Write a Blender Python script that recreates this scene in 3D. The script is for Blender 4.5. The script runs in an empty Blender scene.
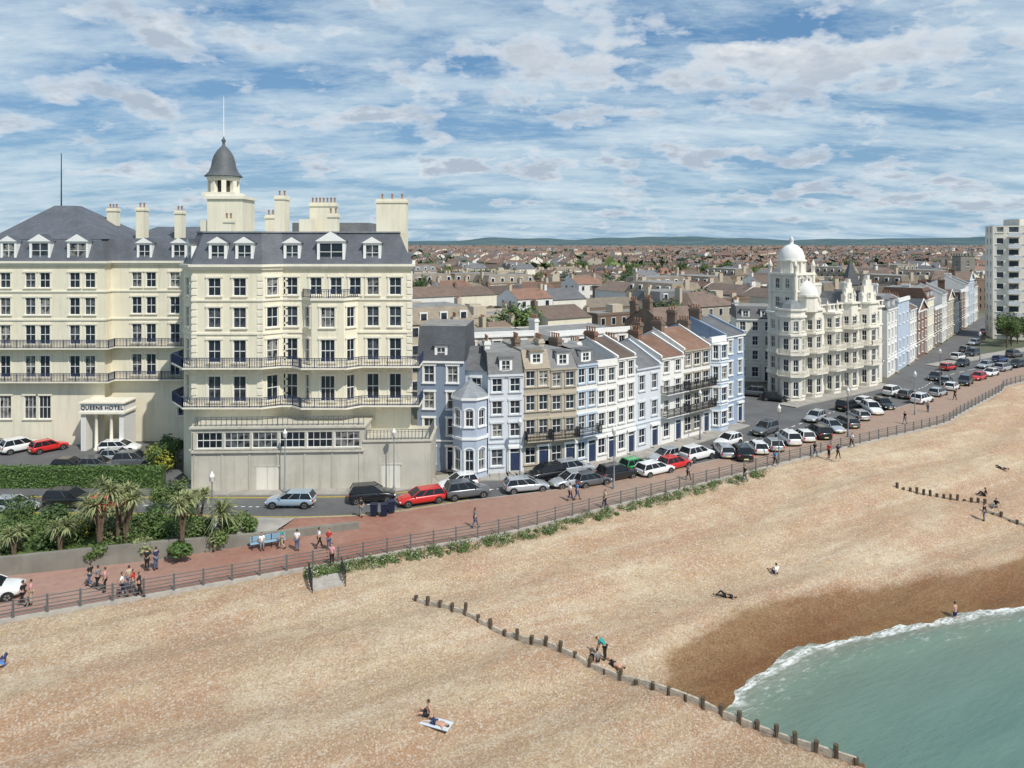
import bpy,bmesh,math,random
import numpy as np
from mathutils import Vector,Matrix
random.seed(7)
rng=np.random.RandomState(3)
S=bpy.context.scene; COL=S.collection
FL=710.;HC=25.;HOR=243.
def at(u,v,z=0.):
    Y=FL*(HC-z)/(v-HOR); return ((u-512)*Y/FL,Y)
# ---------------- materials ----------------
M={}
def nodes(name):
    m=bpy.data.materials.new(name); m.use_nodes=True
    nt=m.node_tree; b=nt.nodes['Principled BSDF']; M[name]=m
    return m,nt,b
def N(nt,t,**k):
    n=nt.nodes.new(t)
    for a,v in k.items():
        if a in n.inputs: n.inputs[a].default_value=v
        else: setattr(n,a,v)
    return n
def ramp(nt,src,stops):
    r=nt.nodes.new('ShaderNodeValToRGB'); e=r.color_ramp.elements
    while len(e)<len(stops): e.new(.5)
    for i,(p,c) in enumerate(stops):
        e[i].position=p; e[i].color=(c if len(c)==4 else (*c,1)) if hasattr(c,'__len__') else (c,c,c,1)
    nt.links.new(src,r.inputs[0]); return r.outputs[0]
def mixc(nt,f,a,b,bt='MIX'):
    m=nt.nodes.new('ShaderNodeMix'); m.data_type='RGBA'; m.blend_type=bt
    for s,v in ((0,f),(6,a),(7,b)):
        if hasattr(v,'is_output') : nt.links.new(v,m.inputs[s])
        else: m.inputs[s].default_value=v if s==0 else ((*v,1) if len(v)==3 else v)
    return m.outputs[2]
def mapv(nt,vec,sc=(1,1,1),rot=0.):
    q=N(nt,'ShaderNodeMapping'); q.inputs['Scale'].default_value=sc; q.inputs['Rotation'].default_value=(0,0,rot); nt.links.new(vec,q.inputs[0]); return q.outputs[0]
def noise(nt,vec,scale,detail=5,rough=.6,mp=None):
    if mp: vec=mapv(nt,vec,mp)
    n=N(nt,'ShaderNodeTexNoise',Scale=scale,Detail=detail,Roughness=rough); nt.links.new(vec,n.inputs['Vector']); return n.outputs[0]
def bumpn(nt,b,h,st,dist=.05):
    q=N(nt,'ShaderNodeBump',Strength=st,Distance=dist); nt.links.new(h,q.inputs['Height']); nt.links.new(q.outputs[0],b.inputs['Normal'])
def mat(name,c,rough=.7,var=.18,scale=2.,metal=0.,coat=0.,mp=None,bump=0.,rnd=0.,spec=.4,c2=None):
    m,nt,b=nodes(name)
    tc=N(nt,'ShaderNodeTexCoord'); o=tc.outputs['Object']
    n=noise(nt,o,scale,6,.65,mp)
    lo=tuple(x*(1-var) for x in c) if c2 is None else c2; hi=tuple(min(1,x*(1+var)) for x in c)
    col=ramp(nt,n,[(.3,lo),(.7,hi)])
    if rnd:
        oi=N(nt,'ShaderNodeObjectInfo'); hs=N(nt,'ShaderNodeHueSaturation')
        mr=N(nt,'ShaderNodeMapRange'); mr.inputs[3].default_value=1-rnd; mr.inputs[4].default_value=1+rnd
        nt.links.new(oi.outputs['Random'],mr.inputs[0]); nt.links.new(mr.outputs[0],hs.inputs['Value']); nt.links.new(col,hs.inputs['Color']); col=hs.outputs[0]
    nt.links.new(col,b.inputs['Base Color'])
    b.inputs['Roughness'].default_value=rough; b.inputs['Metallic'].default_value=metal
    b.inputs['Coat Weight'].default_value=coat; b.inputs['Specular IOR Level'].default_value=spec
    if bump: bumpn(nt,b,n,bump)
    return m
def wallm(name,c,var=.1,dirt=.5):
    m,nt,b=nodes(name); tc=N(nt,'ShaderNodeTexCoord'); o=tc.outputs['Object']
    n1=noise(nt,o,.5,5,.6); n2=noise(nt,o,1.,5,.7,(1.6,1.6,.12)); n3=noise(nt,o,14,3,.6)
    a=ramp(nt,n1,[(.3,tuple(x*(1-var) for x in c)),(.7,c)])
    a=mixc(nt,ramp(nt,n2,[(.5,0.),(.78,dirt)]),a,tuple(x*.58 for x in c))
    nt.links.new(a,b.inputs['Base Color']); b.inputs['Roughness'].default_value=.75; b.inputs['Specular IOR Level'].default_value=.25
    bumpn(nt,b,n3,.15,.02)
    return m
def roofm(name,c,var=.3):
    m,nt,b=nodes(name); tc=N(nt,'ShaderNodeTexCoord'); o=tc.outputs['Object']
    n1=noise(nt,o,.6,5,.65); n2=noise(nt,o,2.2,3,.6,(1,1,5)); 
    a=ramp(nt,n1,[(.3,tuple(x*(1-var) for x in c)),(.72,tuple(x*(1+var) for x in c))])
    a=mixc(nt,ramp(nt,n2,[(.35,.0),(.65,.55)]),a,tuple(x*.62 for x in c))
    oi=N(nt,'ShaderNodeObjectInfo'); hs=N(nt,'ShaderNodeHueSaturation'); mr=N(nt,'ShaderNodeMapRange'); mr.inputs[3].default_value=.7; mr.inputs[4].default_value=1.4
    nt.links.new(oi.outputs['Random'],mr.inputs[0]); nt.links.new(mr.outputs[0],hs.inputs['Value']); nt.links.new(a,hs.inputs['Color'])
    nt.links.new(hs.outputs[0],b.inputs['Base Color']); b.inputs['Roughness'].default_value=.6
    bumpn(nt,b,n2,.5,.05); return m
wallm('cream',(.80,.745,.59)); wallm('cream_trim',(.83,.785,.66)); wallm('white_wall',(.78,.765,.73)); wallm('pale_blue',(.64,.67,.71))
wallm('lilac',(.44,.50,.60)); wallm('slate_blue',(.22,.27,.35)); wallm('greytan',(.42,.38,.31)); wallm('blue_wall',(.30,.38,.50)); wallm('ornate',(.82,.78,.685),.12,.6); wallm('concrete',(.58,.55,.47),.2,.9)
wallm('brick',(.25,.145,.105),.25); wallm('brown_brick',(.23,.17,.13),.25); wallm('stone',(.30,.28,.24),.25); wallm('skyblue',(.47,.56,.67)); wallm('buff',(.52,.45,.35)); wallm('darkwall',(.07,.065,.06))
wallm('flint',(.27,.255,.22),.35)
roofm('slate',(.085,.092,.108)); roofm('slate2',(.14,.14,.145)); roofm('tile',(.21,.118,.08)); roofm('tile2',(.16,.112,.085)); roofm('lead',(.25,.27,.29)); roofm('dark_lead',(.10,.11,.12)); roofm('tan_roof',(.25,.205,.15))
roofm('roof_far_a',(.26,.155,.11)); roofm('roof_far_b',(.18,.17,.17)); roofm('roof_far_c',(.20,.135,.105)); roofm('wall_far',(.40,.36,.31))  # tones for far houses, with distance haze mixed into the colour
mat('pot',(.33,.18,.11),.8); mat('frame',(.80,.80,.78),.5,.05); mat('iron',(.02,.022,.03),.5); mat('iron_blue',(.03,.045,.10),.5)
mat('rail_paint',(.13,.14,.14),.55); mat('flat_roof',(.24,.235,.225),.9,.3,.8)
m,nt,b=nodes('glass'); oi=N(nt,'ShaderNodeObjectInfo'); tc=N(nt,'ShaderNodeTexCoord')
r=ramp(nt,oi.outputs['Random'],[(.0,(.012,.017,.026)),(.5,(.022,.03,.042)),(.7,(.05,.06,.075)),(.87,(.14,.14,.14)),(1.,(.3,.29,.26))])
nz=noise(nt,tc.outputs['Object'],1.1,2); r=mixc(nt,ramp(nt,nz,[(.45,0.),(.55,1.)]),r,(.02,.027,.036))
nt.links.new(r,b.inputs['Base Color']); b.inputs['Roughness'].default_value=.08
mat('car_glass',(.015,.018,.022),.05,.1); mat('tyre',(.02,.02,.02),.85); mat('rim',(.45,.46,.48),.3,.1,metal=.8)
mat('lamp_white',(.8,.8,.78),.15); mat('lamp_red',(.5,.02,.02),.2); mat('plate',(.8,.75,.4),.4)
CARC={'white':(.75,.76,.76),'black':(.012,.013,.015),'silver':(.42,.45,.48),'red':(.55,.02,.02),'grey':(.12,.13,.14),'blue':(.03,.07,.2),'green':(.02,.3,.08),'pale blue':(.35,.45,.55)}
for k,c in CARC.items(): mat('paint_'+k,c,.25,.03,coat=.8,metal=.25 if k in('silver','grey','pale blue') else 0.)
mat('leaf_a',(.11,.165,.045),.6,.6,1.2,rnd=.25); mat('leaf_b',(.055,.10,.03),.6,.6,1.5,rnd=.25); mat('leaf_hedge',(.08,.14,.035),.6,.5,2.5); mat('leaf_pale',(.20,.225,.10),.6,.5,1.5,rnd=.2)
mat('leaf_yellow',(.28,.27,.035),.6,.5,1.5); mat('bark',(.13,.09,.06),.9,.4,5); mat('blade',(.26,.28,.13),.5,.5,.8); mat('flower',(.75,.75,.68),.8)
mat('leaf_far',(.07,.11,.065),.8,.5,.05)
mat('skin',(.50,.30,.21),.6,.06); mat('hair',(.05,.03,.018),.6)
CLO={'white':(.75,.75,.74),'black':(.02,.02,.022),'navy':(.03,.04,.10),'red':(.5,.04,.04),'blue':(.08,.2,.45),'grey':(.2,.2,.21),'pink':(.6,.3,.33),'beige':(.45,.37,.26),'denim':(.08,.12,.2),'green':(.08,.2,.1),'teal':(.03,.3,.28),'pale':(.55,.62,.68)}
for k,c in CLO.items(): mat('cloth_'+k,c,.9,.15,20)
mat('timber',(.10,.075,.05),.9,.5,4,mp=(1,1,.3),bump=.5); mat('timber_pale',(.42,.37,.30),.9,.35,3,bump=.5)
mat('paint_line',(.75,.75,.72),.7,.25,3); mat('yellow_line',(.6,.45,.05),.7,.2,3); mat('kerb',(.40,.37,.33),.85,.2)
mat('blue_plastic',(.01,.018,.05),.4); mat('bench_blue',(.25,.40,.52),.5); mat('grass',(.10,.15,.04),.9,.5,1.5)
mat('pavement',(.34,.32,.29),.85,.2,.8,bump=.1)
m,nt,b=nodes('asphalt'); tc=N(nt,'ShaderNodeTexCoord'); o=tc.outputs['Object']
a=ramp(nt,noise(nt,o,.25,6,.7),[(.3,(.095,.096,.10)),(.7,(.165,.163,.165))]); a=mixc(nt,ramp(nt,noise(nt,o,30,2),[(.3,0.),(.8,.4)]),a,(.06,.06,.06))
nt.links.new(a,b.inputs['Base Color']); b.inputs['Roughness'].default_value=.85
# promenade
m,nt,b=nodes('promenade_paving'); tc=N(nt,'ShaderNodeTexCoord'); o=tc.outputs['Object']
br=N(nt,'ShaderNodeTexBrick',Scale=1.2); br.inputs['Color1'].default_value=(.34,.15,.105,1); br.inputs['Color2'].default_value=(.27,.125,.09,1); br.inputs['Mortar'].default_value=(.2,.11,.08,1); br.inputs['Mortar Size'].default_value=.015
nt.links.new(o,br.inputs['Vector'])
sx=N(nt,'ShaderNodeSeparateXYZ'); nt.links.new(o,sx.inputs[0]); gx=N(nt,'ShaderNodeMapRange'); gx.inputs[1].default_value=-12; gx.inputs[2].default_value=12; nt.links.new(sx.outputs[0],gx.inputs[0])
pale=mixc(nt,noise(nt,o,.5,5,.7),(.40,.28,.21),(.28,.195,.15))
lft=N(nt,'ShaderNodeMapRange'); lft.inputs[1].default_value=-20; lft.inputs[2].default_value=-30; nt.links.new(sx.outputs[0],lft.inputs[0])
a=mixc(nt,ramp(nt,noise(nt,o,.22,6,.7),[(.42,0.),(.66,.55)]),br.outputs[0],(.40,.26,.2)); a=mixc(nt,gx.outputs[0],a,pale); a=mixc(nt,mixc(nt,.5,lft.outputs[0],(0,0,0)),a,(.42,.29,.24))
a=mixc(nt,ramp(nt,noise(nt,o,1.7,6,.75),[(.45,0.),(.75,.45)]),a,(.17,.11,.085))
nt.links.new(a,b.inputs['Base Color']); b.inputs['Roughness'].default_value=.8
# beach
m,nt,b=nodes('shingle'); tc=N(nt,'ShaderNodeTexCoord'); o=tc.outputs['Object']
ro=mapv(nt,o,(1,1,1),-.5)
big=noise(nt,ro,.085,6,.6,(.7,2.2,1)); mid=noise(nt,o,.8,6,.75); fin=noise(nt,o,7.5,5,.85); stk=noise(nt,ro,.5,6,.7,(.12,1.3,1)); pat=noise(nt,ro,.12,8,.7,(.75,1.3,1))
vo=N(nt,'ShaderNodeTexVoronoi',Scale=11.5); nt.links.new(o,vo.inputs['Vector'])
a=ramp(nt,big,[(.34,(.52,.35,.205)),(.5,(.61,.455,.29)),(.66,(.685,.56,.385))])
a=mixc(nt,ramp(nt,pat,[(.46,0.),(.57,.75)]),a,(.49,.27,.155))
a=mixc(nt,ramp(nt,stk,[(.37,.6),(.5,0.)]),a,(.42,.285,.18)); a=mixc(nt,ramp(nt,stk,[(.53,0.),(.65,.55)]),a,(.74,.635,.48))
a=mixc(nt,ramp(nt,mid,[(.35,.6),(.55,0.)]),a,(.44,.295,.19))
a=mixc(nt,ramp(nt,fin,[(.3,.8),(.5,0.)]),a,(.27,.175,.115)); a=mixc(nt,ramp(nt,fin,[(.52,0.),(.73,.65)]),a,(.79,.695,.55))
sp=N(nt,'ShaderNodeSeparateColor'); nt.links.new(vo.outputs['Color'],sp.inputs[0])
a=mixc(nt,ramp(nt,sp.outputs[0],[(0.,.5),(.35,0.)]),a,(.26,.17,.12)); a=mixc(nt,ramp(nt,sp.outputs[1],[(.7,0.),(1.,.55)]),a,(.81,.75,.64))
at_=N(nt,'ShaderNodeAttribute'); at_.attribute_name='wet'
wadd=N(nt,'ShaderNodeMath',operation='ADD'); nt.links.new(at_.outputs['Fac'],wadd.inputs[0]); 
wn=N(nt,'ShaderNodeMath',operation='MULTIPLY_ADD'); nt.links.new(noise(nt,ro,.5,6,.65,(.4,1.2,1)),wn.inputs[0]); wn.inputs[1].default_value=.45; wn.inputs[2].default_value=-.22; nt.links.new(wn.outputs[0],wadd.inputs[1])
wf=ramp(nt,wadd.outputs[0],[(.16,0.),(.26,.3),(.36,.8),(.9,1.)])
a=mixc(nt,1.,a,mixc(nt,wf,(1,1,1),(.42,.30,.18)),'MULTIPLY')
nt.links.new(a,b.inputs['Base Color'])
hb=N(nt,'ShaderNodeMath',operation='MULTIPLY_ADD'); nt.links.new(mid,hb.inputs[0]); hb.inputs[1].default_value=1.9; nt.links.new(fin,hb.inputs[2])
nt.links.new(ramp(nt,wadd.outputs[0],[(.5,.9),(.95,.4)]),b.inputs['Roughness']); bumpn(nt,b,hb.outputs[0],.9,.14); b.inputs['Specular IOR Level'].default_value=.25
# sea
m,nt,b=nodes('sea_water'); tc=N(nt,'ShaderNodeTexCoord'); o=tc.outputs['Object']
at_=N(nt,'ShaderNodeAttribute'); at_.attribute_name='shore'
sh=at_.outputs['Fac']; ro=mapv(nt,o,(1,1,1),-.45)
a=ramp(nt,sh,[(0.,(.20,.19,.135)),(.10,(.145,.20,.155)),(.4,(.105,.18,.15)),(1.,(.088,.163,.14))])
a=mixc(nt,ramp(nt,noise(nt,ro,.25,6,.65,(.5,2,1)),[(.38,0.),(.68,.5)]),a,(.14,.22,.185))
fn=N(nt,'ShaderNodeMath',operation='MULTIPLY_ADD'); nt.links.new(noise(nt,ro,.6,7,.7,(.6,1.6,1)),fn.inputs[0]); fn.inputs[1].default_value=.11; nt.links.new(sh,fn.inputs[2])
fo=ramp(nt,fn.outputs[0],[(.0,0.),(.052,.1),(.064,1.),(.078,.85),(.094,.1),(.14,.0)])
fo2=ramp(nt,noise(nt,ro,2.2,8,.8,(.7,1.8,1)),[(.40,0.),(.56,1.)])
fz=N(nt,'ShaderNodeMath',operation='MULTIPLY'); nt.links.new(fo,fz.inputs[0]); nt.links.new(fo2,fz.inputs[1])
fo3=ramp(nt,fn.outputs[0],[(.08,0.),(.11,.4),(.19,0.)]); f4=ramp(nt,noise(nt,ro,1.6,8,.8,(.6,2.2,1)),[(.55,0.),(.62,1.)])
f5=N(nt,'ShaderNodeMath',operation='MULTIPLY'); nt.links.new(fo3,f5.inputs[0]); nt.links.new(f4,f5.inputs[1])
f6=N(nt,'ShaderNodeMath',operation='MAXIMUM'); nt.links.new(fz.outputs[0],f6.inputs[0]); nt.links.new(f5.outputs[0],f6.inputs[1])
a=mixc(nt,f6.outputs[0],a,(.82,.83,.81)); nt.links.new(a,b.inputs['Base Color'])
nt.links.new(mixc(nt,f6.outputs[0],(.32,.32,.32),(.8,.8,.8)),b.inputs['Roughness']); bumpn(nt,b,noise(nt,ro,1.2,7,.6,(.6,2.2,1)),.5,.2)
b.inputs['Specular IOR Level'].default_value=.3
m,nt,b=nodes('inland'); tc=N(nt,'ShaderNodeTexCoord'); o=tc.outputs['Object']
a=ramp(nt,noise(nt,o,.02,8,.75),[(.35,(.08,.10,.055)),(.5,(.14,.13,.10)),(.65,(.19,.155,.13))]); nt.links.new(a,b.inputs['Base Color']); b.inputs['Roughness'].default_value=.9
m,nt,b=nodes('hill_hazed'); tc=N(nt,'ShaderNodeTexCoord'); o=tc.outputs['Object']  # far hills: aerial haze painted in as a bluer green
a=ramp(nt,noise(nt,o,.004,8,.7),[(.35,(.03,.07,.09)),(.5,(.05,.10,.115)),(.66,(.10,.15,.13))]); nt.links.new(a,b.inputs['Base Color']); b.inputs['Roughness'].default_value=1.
# ---------------- mesh builder ----------------
KIDS={}
class MB:
    def __init__(s): s.v=[];s.f=[];s.m=[];s.mats=[];s.sm=[]
    def mi(s,n):
        if n not in s.mats: s.mats.append(n)
        return s.mats.index(n)
    def face(s,pts,mt,sm=False):
        i=len(s.v); s.v+= [tuple(p) for p in pts]; s.f.append(tuple(range(i,i+len(pts)))); s.m.append(s.mi(mt)); s.sm.append(sm)
    def faces(s,vs,fs,mt,sm=False):
        i=len(s.v); s.v+=[tuple(p) for p in vs]; k=s.mi(mt)
        for f in fs: s.f.append(tuple(a+i for a in f)); s.m.append(k); s.sm.append(sm)
    def box(s,x0,y0,z0,x1,y1,z1,mt,T=None):
        vs=[(x0,y0,z0),(x1,y0,z0),(x1,y1,z0),(x0,y1,z0),(x0,y0,z1),(x1,y0,z1),(x1,y1,z1),(x0,y1,z1)]
        if T is not None: vs=[tuple(T@Vector(v)) for v in vs]
        s.faces(vs,[(3,2,1,0),(4,5,6,7),(0,1,5,4),(1,2,6,5),(2,3,7,6),(3,0,4,7)],mt)
    def prism(s,pts,z0,z1,mt,top=None,bot=True):
        n=len(pts); vs=[(p[0],p[1],z0) for p in pts]+[(p[0],p[1],z1) for p in pts]
        s.faces(vs,[(i,(i+1)%n,n+(i+1)%n,n+i) for i in range(n)],mt)
        s.face([(p[0],p[1],z1) for p in pts],top or mt)
        if bot: s.face([(p[0],p[1],z0) for p in reversed(pts)],mt)
    def frust(s,a,b,z0,z1,mt,top=None):
        n=len(a); vs=[(p[0],p[1],z0) for p in a]+[(p[0],p[1],z1) for p in b]
        s.faces(vs,[(i,(i+1)%n,n+(i+1)%n,n+i) for i in range(n)],mt)
        s.face([(p[0],p[1],z1) for p in b],top or mt)
    def tube(s,p,q,r0,r1,n,mt,sm=True,caps=True):
        p=Vector(p);q=Vector(q);d=(q-p).normalized(); a=d.orthogonal().normalized(); c=d.cross(a)
        vs=[]
        for o,r in ((p,r0),(q,r1)):
            for i in range(n):
                t=2*math.pi*i/n; vs.append(o+a*math.cos(t)*r+c*math.sin(t)*r)
        s.faces(vs,[(i,(i+1)%n,n+(i+1)%n,n+i) for i in range(n)],mt,sm)
        if caps: s.face(vs[n:],mt); s.face(list(reversed(vs[:n])),mt)
    def beam(s,p,q,w,h,mt):
        p=Vector(p);q=Vector(q);d=q-p;L=d.length; a=math.atan2(d.y,d.x)
        n=Vector((-math.sin(a),math.cos(a),0))*w/2; u=Vector((0,0,h/2))
        vs=[p-n-u,q-n-u,q+n-u,p+n-u,p-n+u,q-n+u,q+n+u,p+n+u]
        s.faces(vs,[(3,2,1,0),(4,5,6,7),(0,1,5,4),(1,2,6,5),(2,3,7,6),(3,0,4,7)],mt)
    def lathe(s,c,prof,n,mt,sm=True,cap=True):
        vs=[]
        for r,z in prof:
            for i in range(n):
                t=2*math.pi*(i+.5)/n; vs.append((c[0]+r*math.cos(t),c[1]+r*math.sin(t),c[2]+z))
        fs=[(k*n+i,k*n+(i+1)%n,(k+1)*n+(i+1)%n,(k+1)*n+i) for k in range(len(prof)-1) for i in range(n)]
        s.faces(vs,fs,mt,sm)
        if cap: s.face(vs[-n:],mt)
    def ell(s,c,r,mt,n=8,T=None):
        vs=[];K=n//2+1
        for k in range(1,K):
            ph=math.pi*k/K
            for i in range(n):
                t=2*math.pi*i/n; vs.append(Vector((r[0]*math.sin(ph)*math.cos(t),r[1]*math.sin(ph)*math.sin(t),-r[2]*math.cos(ph))))
        m=len(vs); vs+= [Vector((0,0,-r[2])),Vector((0,0,r[2]))]
        fs=[(k*n+i,k*n+(i+1)%n,(k+1)*n+(i+1)%n,(k+1)*n+i) for k in range(K-2) for i in range(n)]
        fs+=[(m,(i+1)%n,i) for i in range(n)]+[(m+1,(K-2)*n+i,(K-2)*n+(i+1)%n) for i in range(n)]
        if T is not None: vs=[T@v for v in vs]
        s.faces([v+Vector(c) for v in vs],fs,mt,True)
    def mesh(s,name,o=(0,0,0)):
        me=bpy.data.meshes.new(name); me.from_pydata([(a-o[0],b-o[1],c-o[2]) for a,b,c in s.v],[],s.f)
        for n in s.mats: me.materials.append(M[n])
        me.polygons.foreach_set('material_index',s.m); me.polygons.foreach_set('use_smooth',s.sm); me.update(); return me
    def obj(s,name,parent=None,o=(0,0,0),label=None):
        ob=bpy.data.objects.new(name,s.mesh(name,o)); COL.objects.link(ob)
        if parent is not None:
            ob.parent=parent; KIDS.setdefault(parent.name,[]).append(ob)
            ob.location=Vector(o)-parent.location
        else: ob.location=o
        if label: ob['label']=label
        return ob
def child(me,name,parent,loc=(0,0,0),rz=0.,rot=None):
    ob=bpy.data.objects.new(name,me); COL.objects.link(ob); ob.parent=parent; ob.location=loc; ob.rotation_euler=rot or (0,0,rz)
    KIDS.setdefault(parent.name,[]).append(ob); return ob
def thing(name,label,cat,loc=(0,0,0),rz=0.,group=None,me=None):
    ob=bpy.data.objects.new(name,me); COL.objects.link(ob); ob.location=loc; ob.rotation_euler=(0,0,rz); ob['label']=label; ob['category']=cat
    if group: ob['group']=group
    if me is None: ob.empty_display_size=.3
    return ob
def struct(mb,name):
    ob=mb.obj(name); ob['kind']='structure'; return ob
def clone(src,loc,rz,label=None,cat=None,group=None):
    n=src.copy(); COL.objects.link(n); n.location=loc; n.rotation_euler=(src.rotation_euler[0],src.rotation_euler[1],rz)
    if label: n['label']=label
    if cat: n['category']=cat
    if group: n['group']=group
    def rec(a,b_):
        for c in KIDS.get(a.name,[]):
            d=c.copy(); COL.objects.link(d); d.parent=b_; KIDS.setdefault(b_.name,[]).append(d); rec(c,d)
    rec(src,n); return n
def smooth(pts,n=6):
    P=[np.array(p,float) for p in pts]; out=[]
    for i in range(len(P)-1):
        a=P[max(i-1,0)];b_=P[i];c=P[i+1];d=P[min(i+2,len(P)-1)]
        for k in range(n):
            t=k/n; out.append(.5*((2*b_)+(c-a)*t+(2*a-5*b_+4*c-d)*t*t+(3*b_-a-3*c+d)*t**3))
    out.append(P[-1]); return np.array(out)
def offset(fp,d):
    n=len(fp); out=[]
    for i in range(n):
        a=Vector(fp[i-1]);b_=Vector(fp[i]);c=Vector(fp[(i+1)%n])
        e1=(b_-a).normalized();e2=(c-b_).normalized(); n1=Vector((e1.y,-e1.x));n2=Vector((e2.y,-e2.x))
        k=n1+n2; k=k/max(.25,k.dot(n1)); out.append((b_.x+k.x*d,b_.y+k.y*d))
    return out
# ---------------- buildings ----------------
WC={}
def win_mesh(w,h,trim='frame',bars=True,surr=True,arch=False):
    k=(round(w,2),round(h,2),trim,bars,surr,arch)
    if k in WC: return WC[k]
    mb=MB(); t=.075
    mb.box(-w/2,.07,0,-w/2+t,.13,h,'frame');mb.box(w/2-t,.07,0,w/2,.13,h,'frame')
    mb.box(-w/2+t,.07,h-t,w/2-t,.13,h,'frame');mb.box(-w/2+t,.07,0,w/2-t,.13,t,'frame')
    if bars:
        mb.box(-w/2+t,.06,h/2-.035,w/2-t,.128,h/2+.035,'frame')
        nb=max(1,int(w/.75))
        for i in range(1,nb+1):
            x=-w/2+w*i/(nb+1); mb.box(x-.022,.08,t,x+.022,.127,h-t,'frame')
    mb.face([(-w/2,.115,0),(w/2,.115,0),(w/2,.115,h),(-w/2,.115,h)],'glass')
    e=.003
    if surr:
        mb.box(-w/2-.16,-.07,0,-w/2-e,.02,h,trim);mb.box(w/2+e,-.07,0,w/2+.16,.02,h,trim)
        if arch:
            n=8; vs=[]
            for i in range(n+1):
                a=math.pi*i/n
                for r in (w/2-.05,w/2+.2): vs.append((-r*math.cos(a),-.1,h+e+r*.55*math.sin(a)))
            mb.faces(vs,[(2*i,2*i+2,2*i+3,2*i+1) for i in range(n)],trim)
        else: mb.box(-w/2-.24,-.13,h+e,w/2+.24,.02,h+.2,trim)
    mb.box(-w/2-.2,-.16,-.13,w/2+.2,.02,-e,trim)
    WC[k]=mb.mesh('window'); return WC[k]
class Bld:
    def __init__(s,name,label,cat,o,group=None):
        s.o=(o[0],o[1],0.); s.e=thing(name,label,cat,s.o,0,group); s.w=MB(); s.r=MB(); s.t=MB()
    def put(s,me,name,p,z,a): return child(me,name,s.e,(p[0]-s.o[0],p[1]-s.o[1],z),a)
    def face(s,p0,p1,z0,z1,wm,ops=(),kind='window',trim='frame',bars=True,surr=True,arch=False,mb=None):
        mb=mb or s.w
        p0=Vector(p0[:2]);p1=Vector(p1[:2]); d=p1-p0;L=d.length;d=d/L; n=Vector((d.y,-d.x)); a=math.atan2(d.y,d.x)
        ss=sorted({0.,L}|{round(o[0]-o[2]/2,3) for o in ops}|{round(o[0]+o[2]/2,3) for o in ops})
        zs=sorted({z0,z1}|{round(o[1],3) for o in ops}|{round(o[1]+o[3],3) for o in ops})
        P=lambda q,z,dp=0.:(p0.x+d.x*q-n.x*dp,p0.y+d.y*q-n.y*dp,z)
        for i in range(len(ss)-1):
            run=None
            for j in range(len(zs)-1):
                cx=(ss[i]+ss[i+1])/2;cz=(zs[j]+zs[j+1])/2
                hole=any(abs(cx-o[0])<o[2]/2 and o[1]<cz<o[1]+o[3] for o in ops)
                if not hole:
                    if run is None: run=j
                if hole or j==len(zs)-2:
                    if run is not None:
                        zt=zs[j] if hole else zs[j+1]
                        mb.face([P(ss[i],zs[run]),P(ss[i+1],zs[run]),P(ss[i+1],zt),P(ss[i],zt)],wm); run=None
        D=.2
        for o in ops:
            l=o[0]-o[2]/2;r_=o[0]+o[2]/2;zb=o[1];zt=zb+o[3]
            mb.face([P(l,zb),P(l,zb,D),P(l,zt,D),P(l,zt)],wm);mb.face([P(r_,zb,D),P(r_,zb),P(r_,zt),P(r_,zt,D)],wm)
            mb.face([P(l,zb),P(r_,zb),P(r_,zb,D),P(l,zb,D)],wm);mb.face([P(l,zt,D),P(r_,zt,D),P(r_,zt),P(l,zt)],wm)
            k=o[4] if len(o)>4 else kind
            if k=='door': me=door_mesh(o[2],o[3])
            else: me=win_mesh(o[2],o[3],trim,bars,surr,arch)
            s.put(me,k,P(o[0],0),zb,a)
    def walls(s,fp,z0,z1,wm,ops={},**k):
        for i in range(len(fp)): s.face(fp[i],fp[(i+1)%len(fp)],z0,z1,wm,ops.get(i,()),**k)
    def chim(s,x,y,z0,z1,w,d,mt='cream',pots=4,a=0.):
        key=('ch',round(z1-z0,1),w,d,mt,pots)
        if key not in WC:
            mb=MB();h=z1-z0
            mb.box(-w/2,-d/2,0,w/2,d/2,h-.45,mt);mb.box(-w/2-.1,-d/2-.1,h-.45,w/2+.1,d/2+.1,h-.2,mt);mb.box(-w/2-.02,-d/2-.02,h-.2,w/2+.02,d/2+.02,h,mt)
            for i in range(pots):
                px=-w/2+w*(i+.5)/pots; mb.lathe((px,0,h),[(.13,0),(.1,.1),(.09,.45),(.13,.5),(.12,.6)],7,'pot')
            WC[key]=mb.mesh('chimney')
        s.put(WC[key],'chimney',(x,y),z0,a)
    def dormer(s,x,y,z,w,h,a=0.,mt='frame',roof='slate',depth=2.2,ped=True):
        key=('dm',w,h,mt,roof,depth,ped)
        if key not in WC:
            mb=MB()
            mb.box(-w/2,0,0,-w/2+.28,depth,h,mt);mb.box(w/2-.28,0,0,w/2,depth,h,mt);mb.box(-w/2+.28,.01,h-.25,w/2-.28,depth,h,mt);mb.box(-w/2+.28,-.03,0,w/2-.28,.4,.22,mt)
            mb.face([(-w/2+.28,.12,.22),(w/2-.28,.12,.22),(w/2-.28,.12,h-.25),(-w/2+.28,.12,h-.25)],'glass')
            mb.box(-.03,.05,.22,.03,.11,h-.25,'frame');mb.box(-w/2+.28,.06,h/2-.03,w/2-.28,.1,h/2+.03,'frame')
            if ped:
                p=.35*w;e=.18
                A=[(-w/2-e,-e,h),(w/2+e,-e,h),(0,-e,h+p)];B=[(v[0],depth,v[2]) for v in A]
                mb.face(A,mt);mb.face([A[0],A[2],B[2],B[0]],roof);mb.face([A[2],A[1],B[1],B[2]],roof);mb.face([A[1],A[0],B[0],B[1]],mt)
            else: mb.box(-w/2-.15,-.15,h,w/2+.15,depth,h+.18,roof)
            WC[key]=mb.mesh('dormer_window')
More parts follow.
